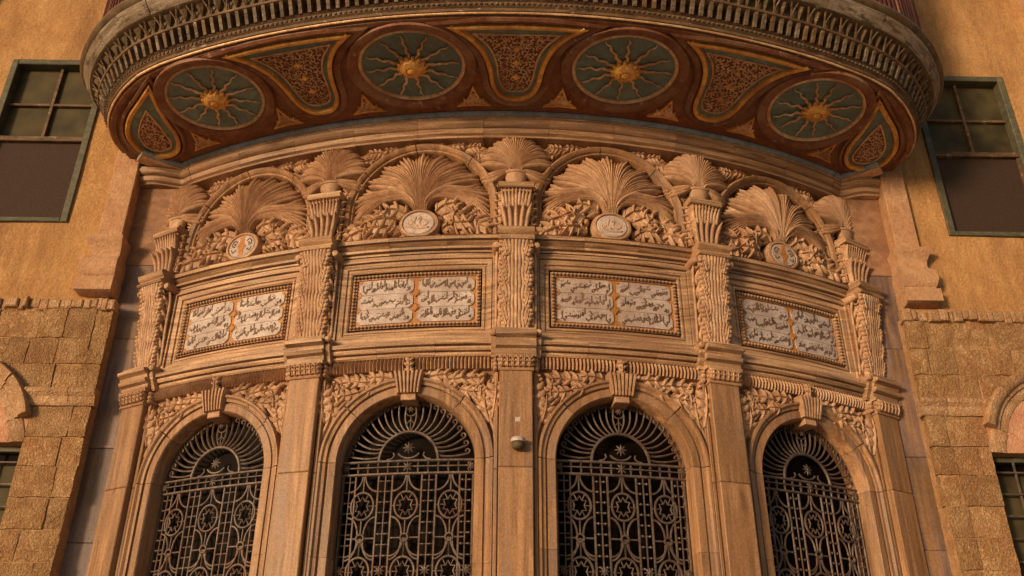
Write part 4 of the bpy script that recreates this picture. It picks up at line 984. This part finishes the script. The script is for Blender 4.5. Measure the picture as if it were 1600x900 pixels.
# roof deck of the canopy
g = G(); aa = np.linspace(-BL, BL, 60); A = np.stack([aa, aa]); B = np.full_like(A, 7.78); 
top = rim(np.stack([aa, np.full(60, 7.78), np.full(60, .38)], 1)); back = np.stack([top[:, 0] * .9, np.full(60, -6.9), np.full(60, 7.78)], 1)
g.sheet(np.stack([top[:, 0], back[:, 0]]), np.stack([top[:, 1], back[:, 1]]), np.full((2, 60), 7.78)); make('roof_deck', g, 'olive', canopy, ident)

# ================================================================== slatted wooden box on top of the canopy
kiosk = thing('slatted_bay', (0, -8.6, 7.8), 'dark maroon slatted wooden bay rising behind the canopy rim', 'wooden bay')
g = G(); g.sweep_a([(7.79, .20), (7.79, .30), (10.6, .30), (10.6, .20)], -BL + .02, BL - .02, 100); make('backing', g, 'maroon', kiosk, rim)
n_ = 170
for i in range(n_):
    a = -BL + .04 + i * (2 * BL - .08) / (n_ - 1)
    g = G(); g.sweep_b([(a - .019, .30), (a - .012, .345), (a + .012, .345), (a + .019, .30)][::-1], 7.79, 10.6, 1); make('slat', g, 'redwood' if i % 6 == 0 else 'maroon', kiosk, rim)
for z in (9.2, 10.5):
    g = G(); g.sweep_a([(z, .28), (z, .37), (z + .07, .37), (z + .07, .28)], -BL + .02, BL - .02, 100); make('rail', g, 'maroon', kiosk, rim)

# ================================================================== house walls left and right
def house(side, name_lbl):
    root = thing('house_wall', (side * 8.0, -7.0, ZG), name_lbl, 'wall')
    mp = wall(side, -7.05)
    WX0, WX1, WZ0, WZ1 = 5.29, 6.56, 6.12, 8.64
    # plaster with a window opening: four boxes round it
    rb = random.Random(5 + side)
    def wavy(a0, a1, b0, b1, na, nb_):
        A, B = np.meshgrid(np.linspace(a0, a1, na), np.linspace(b0, b1, nb_)); C_ = .008 * np.sin(A * 3.1 + B * 1.7) * np.sin(B * 2.3 - A); return A, B, C_
    g = G()
    for (a0, a1, b0, b1) in ((4.60, WX0, 4.95, 13), (WX1, 16, 4.95, 13), (WX0, WX1, 4.95, WZ0), (WX0, WX1, WZ1, 13)):
        A, B, C_ = wavy(a0, a1, b0, b1, max(2, int((a1 - a0) * 5)), max(2, int((b1 - b0) * 5))); g.sheet(A, B, C_)
    for (p, q) in (((WX0, WZ0), (WX0, WZ1)), ((WX0, WZ1), (WX1, WZ1)), ((WX1, WZ1), (WX1, WZ0)), ((WX1, WZ0), (WX0, WZ0))):
        g.add([(p[0], p[1], .01), (q[0], q[1], .01), (q[0], q[1], -.25), (p[0], p[1], -.25)], [(0, 1, 2, 3)])
    # return towards the bow
    g.add([(4.60, 4.95, .0), (4.60, 4.95, -.6), (4.60, 13, -.6), (4.60, 13, 0)], [(0, 3, 2, 1)])
    make('plaster', g, 'plaster', root, mp)
    # corner strip with moulded foot
    g = G(); g.box(4.58, 4.87, 5.88, 13, -.5, .075, 1, .01); make('corner_strip', g, 'strip', root, mp)
    g = G()
    prof = [(5.13, .10), (5.15, .155), (5.31, .155), (5.33, .12), (5.345, .115), (5.36, .135), (5.44, .16), (5.55, .155), (5.60, .11), (5.63, .085), (5.66, .085), (5.72, .095), (5.80, .14), (5.83, .16), (5.87, .16), (5.885, .10)]
    # profile wraps round the free outer edge and the return
    R_ = []
    for z, o in prof:
        e_ = o - .045; R_.append([(4.56 - e_ * .25, z, -.45), (4.56 - e_ * .25, z, o), (4.86 + e_ * .85, z, o), (4.86 + e_ * .85, z, 0)])
    g.loft([r[::-1] for r in R_]); make('moulded_foot', g, 'strip', root, mp, smooth=True)
    # rough stone masonry below
    mp2 = wall(side, -7.05)
    g = G()
    OX = 5.10; ZW = 3.36
    for (a0, a1, b0, b1) in ((4.49, OX, ZG, 5.0), (OX, 6.86, ZW, 5.0), (6.86, 16, ZG, 5.0), (OX, 6.86, ZG, .6)):
        g.box(a0, a1, b0, b1, -.55, .068, 1, .002)
    make('mortar', g, 'mortar', root, mp2)
    zs = [5.0, 4.57, 4.255, 3.955]; zs2 = [3.765, 3.42, 3.105, 2.775, 2.45, 2.13, 1.8, 1.48, 1.15, .82, .5, .15, -.2, -.55, -.9, -1.25, ZG]
    def block(a0, a1, b0, b1):
        if a1 - a0 < .05: return
        g = G(); na, nb_ = 4, 3; pr = rb.uniform(.075, .098)
        A, B = np.meshgrid(np.linspace(a0 + .005, a1 - .005, na + 1), np.linspace(b0 + .005, b1 - .005, nb_ + 1)); C_ = np.full_like(A, pr)
        for i in range(nb_ + 1):
            for j in range(na + 1):
                ed = i in (0, nb_) or j in (0, na); C_[i, j] += rb.uniform(-.005, .005) - (.006 if ed else 0)
        A = A + np.array([[rb.uniform(-.006, .006) for _ in range(na + 1)] for _ in range(nb_ + 1)]); B = B + np.array([[rb.uniform(-.006, .006) for _ in range(na + 1)] for _ in range(nb_ + 1)])
        g.sheet(A, B, C_)
        idx = [j for j in range(na + 1)] + [i * (na + 1) + na for i in range(1, nb_ + 1)] + [nb_ * (na + 1) + j for j in range(na - 1, -1, -1)] + [i * (na + 1) for i in range(nb_ - 1, 0, -1)]
        V = np.stack([A, B, C_], 2).reshape(-1, 3); E = V[idx]; m = len(idx); E2 = E.copy(); E2[:, 2] = .02
        g.add(np.concatenate([E2, E]), [(q, (q + 1) % m, m + (q + 1) % m, m + q) for q in range(m)])
        make('stone_block', g, 'masonry', root, mp2, smooth=False)
    def course(z0, z1, a0, a1):
        a = a0; first = True
        while a < a1 - .02:
            L_ = (rb.uniform(.17, .24) if first else rb.uniform(.22, .5)); nx = min(a1, a + L_)
            if a1 - nx < .12: nx = a1
            block(a, nx, z0, z1); a = nx; first = False
    for i in range(3): course(zs[i + 1], zs[i], 4.47, 8.0)
    for i in range(len(zs2) - 1): course(zs2[i + 1], zs2[i], 4.49 if i > 2 else 4.47, OX)
    for i in range(len(zs2) - 1): course(zs2[i + 1], zs2[i], 6.86, 8.0)
    # inside face of the masonry (towards the bow)
    for z0, z1 in [(a, b) for a, b in zip((zs[1:] + zs2)[:14], (zs + zs2)[:14])]:
        pass
    # crumbling top edge
    g = G(); a = 4.46
    while a < 8:
        L_ = rb.uniform(.05, .14); g.box(a, a + L_ - .004, 4.93 + rb.uniform(-.03, .02), 5.045 + rb.uniform(-.02, .025), .0, rb.uniform(.09, .15), 1, .012); a += L_
    make('broken_edge', g, 'hood', root, mp2, kind='stuff')
    # impost band and arched hood over the window
    CX, CZ, RH = 5.98, 3.42, .93
    for a0, a1 in ((4.44, 4.72), (4.726, 5.19)):
        g = G(); g.sweep_a([(3.765, 0), (3.765, .10), (3.79, .115), (3.86, .125), (3.90, .16), (3.935, .17), (3.955, .15), (3.955, 0)], a0, a1, 2, .01); make('impost_stone', g, 'hood', root, mp2)
    aa0 = degrees(atan2(3.80 - CZ, 5.14 - CX))
    cuts = [166, 134, 106, 74, 46, 14]
    for i in range(len(cuts) - 1):
        g = G(); g.path(arc(CX, CZ, RH - .26, cuts[i] - .25, cuts[i + 1] + .25, 8), [(0, 0), (0, .085), (.03, .095), (.09, .095), (.10, .12), (.14, .13), (.15, .16), (.20, .19), (.25, .20), (.265, .18), (.265, 0)][::-1]); make('hood_stone', g, 'hood', root, mp2, smooth=True)
    for sg in (-1, 1):      # ogee shoulder down to the opening
        g = G(); P = cat([(CX + sg * .76, 3.62), (CX + sg * .79, 3.56), (CX + sg * .82, 3.48), (CX + sg * .835, 3.42), (CX + sg * .84, 3.36)], 4)
        if sg > 0: P = P[::-1]
        g.path(P, [(-.05, 0), (-.05, .085), (-.03, .095), (.05, .105), (.12, .09), (.13, 0)], ); make('shoulder', g, 'hood', root, mp2, smooth=True)
    g = G(); A, B = np.meshgrid(np.linspace(OX, 6.86, 8), np.linspace(3.36, 4.2, 4)); g.sheet(A, B, np.full_like(A, .074)); make('tympanum', g, 'pinkfill', root, mp2)
    # lower window with iron bars
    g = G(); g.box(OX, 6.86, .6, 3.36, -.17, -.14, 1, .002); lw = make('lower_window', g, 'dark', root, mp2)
    g = G(); g.box(OX - .0, OX + .045, .6, 3.36, -.14, -.06, 1); make('window_frame', g, 'frame', lw, mp2)
    g = G(); g.box(OX + .046, 6.86, 3.30, 3.36, -.14, -.055, 1); make('window_frame', g, 'frame', lw, mp2)
    xs_ = [OX + .045 + i * .245 for i in range(8)]; zz = [.6 + i * .235 for i in range(12)]
    for i in range(7):
        for j in range(11):
            g = G(); tl = rb.uniform(-.006, .006); g.sheet(np.array([[xs_[i], xs_[i + 1]], [xs_[i], xs_[i + 1]]]), np.array([[zz[j]] * 2, [min(3.3, zz[j + 1])] * 2]), np.array([[-.12 + tl, -.12 - tl], [-.12 - tl, -.12 + tl]])); make('pane', g, 'pane', lw, mp2)
    for x_ in xs_[1:-1]:
        g = G(); g.tube([(x_, .6, -.07), (x_, 3.34, -.07)], .014, 6); make('bar', g, 'iron', lw, mp2, smooth=True)
    for z_ in zz[1:]:
        if z_ < 3.3: g = G(); g.tube([(OX, z_, -.055), (6.86, z_, -.055)], .012, 6); make('bar', g, 'iron', lw, mp2, smooth=True)
    # upper window: frame, sashes, panes, brown screen
    g = G(); g.box(WX0, WX1, WZ0, WZ1, -.24, -.20, 1); uw = make('upper_window', g, 'dark', root, mp)
    fw = .085
    for a0, a1, b0, b1 in ((WX0, WX0 + fw, WZ0, WZ1), (WX1 - fw, WX1, WZ0, WZ1), (WX0 + fw, WX1 - fw, WZ1 - fw, WZ1), (WX0 + fw, WX1 - fw, WZ0, WZ0 + .06)):
        g = G(); g.box(a0, a1, b0, b1, -.2, .035, 1, .008); make('frame', g, 'frame', uw, mp)
    zm = 7.37; xm = (WX0 + WX1) / 2
    g = G(); g.box(WX0 + fw, WX1 - fw, zm - .035, zm + .035, -.2, -.0, 1); make('mid_rail', g, 'brownwood', uw, mp)
    for a0, a1, b0, b1 in ((xm - .02, xm + .02, zm + .035, WZ1 - fw), (WX0 + fw, xm - .02, 7.93, 7.965), (xm + .02, WX1 - fw, 7.93, 7.965)):
        g = G(); g.box(a0, a1, b0, b1, -.13, -.05, 1, .004); make('muntin', g, 'brownwood', uw, mp)
    for a0, a1 in ((WX0 + fw, xm - .02), (xm + .02, WX1 - fw)):
        for b0, b1 in ((zm + .035, 7.93), (7.965, WZ1 - fw)):
            g = G(); g.box(a0, a1, b0, b1, -.15, -.10, 1, .001); make('pane', g, 'pane', uw, mp)
    g = G(); g.box(WX0 + fw, WX1 - fw, WZ0 + .06, zm - .035, -.12, -.055, 1, .003); make('screen', g, 'screen', uw, mp)
    for a0, a1, b0, b1 in ((WX0 + fw, WX0 + fw + .03, WZ0 + .06, zm - .035), (WX1 - fw - .03, WX1 - fw, WZ0 + .06, zm - .035), (WX0 + fw + .03, WX1 - fw - .03, WZ0 + .06, WZ0 + .09)):
        g = G(); g.box(a0, a1, b0, b1, -.1, -.025, 1, .004); make('screen_batten', g, 'brownwood', uw, mp)
    # stone corbel high on the wall
    g = G(); g.sweep_a([(9.55, 0), (9.55, .1), (9.62, .16), (9.72, .16), (9.80, .25), (9.95, .27), (10.0, .36), (10.3, .36), (10.3, 0)], 7.14, 7.9, 2); make('corbel', g, 'strip', root, mp, smooth=True)
house(-1, 'ochre plaster and rough stone house wall to the left of the curved front')
house(1, 'ochre plaster and rough stone house wall to the right of the curved front')
print('objects', len(bpy.data.objects), 'tris', sum(len(m.polygons) for m in bpy.data.meshes) * 2)
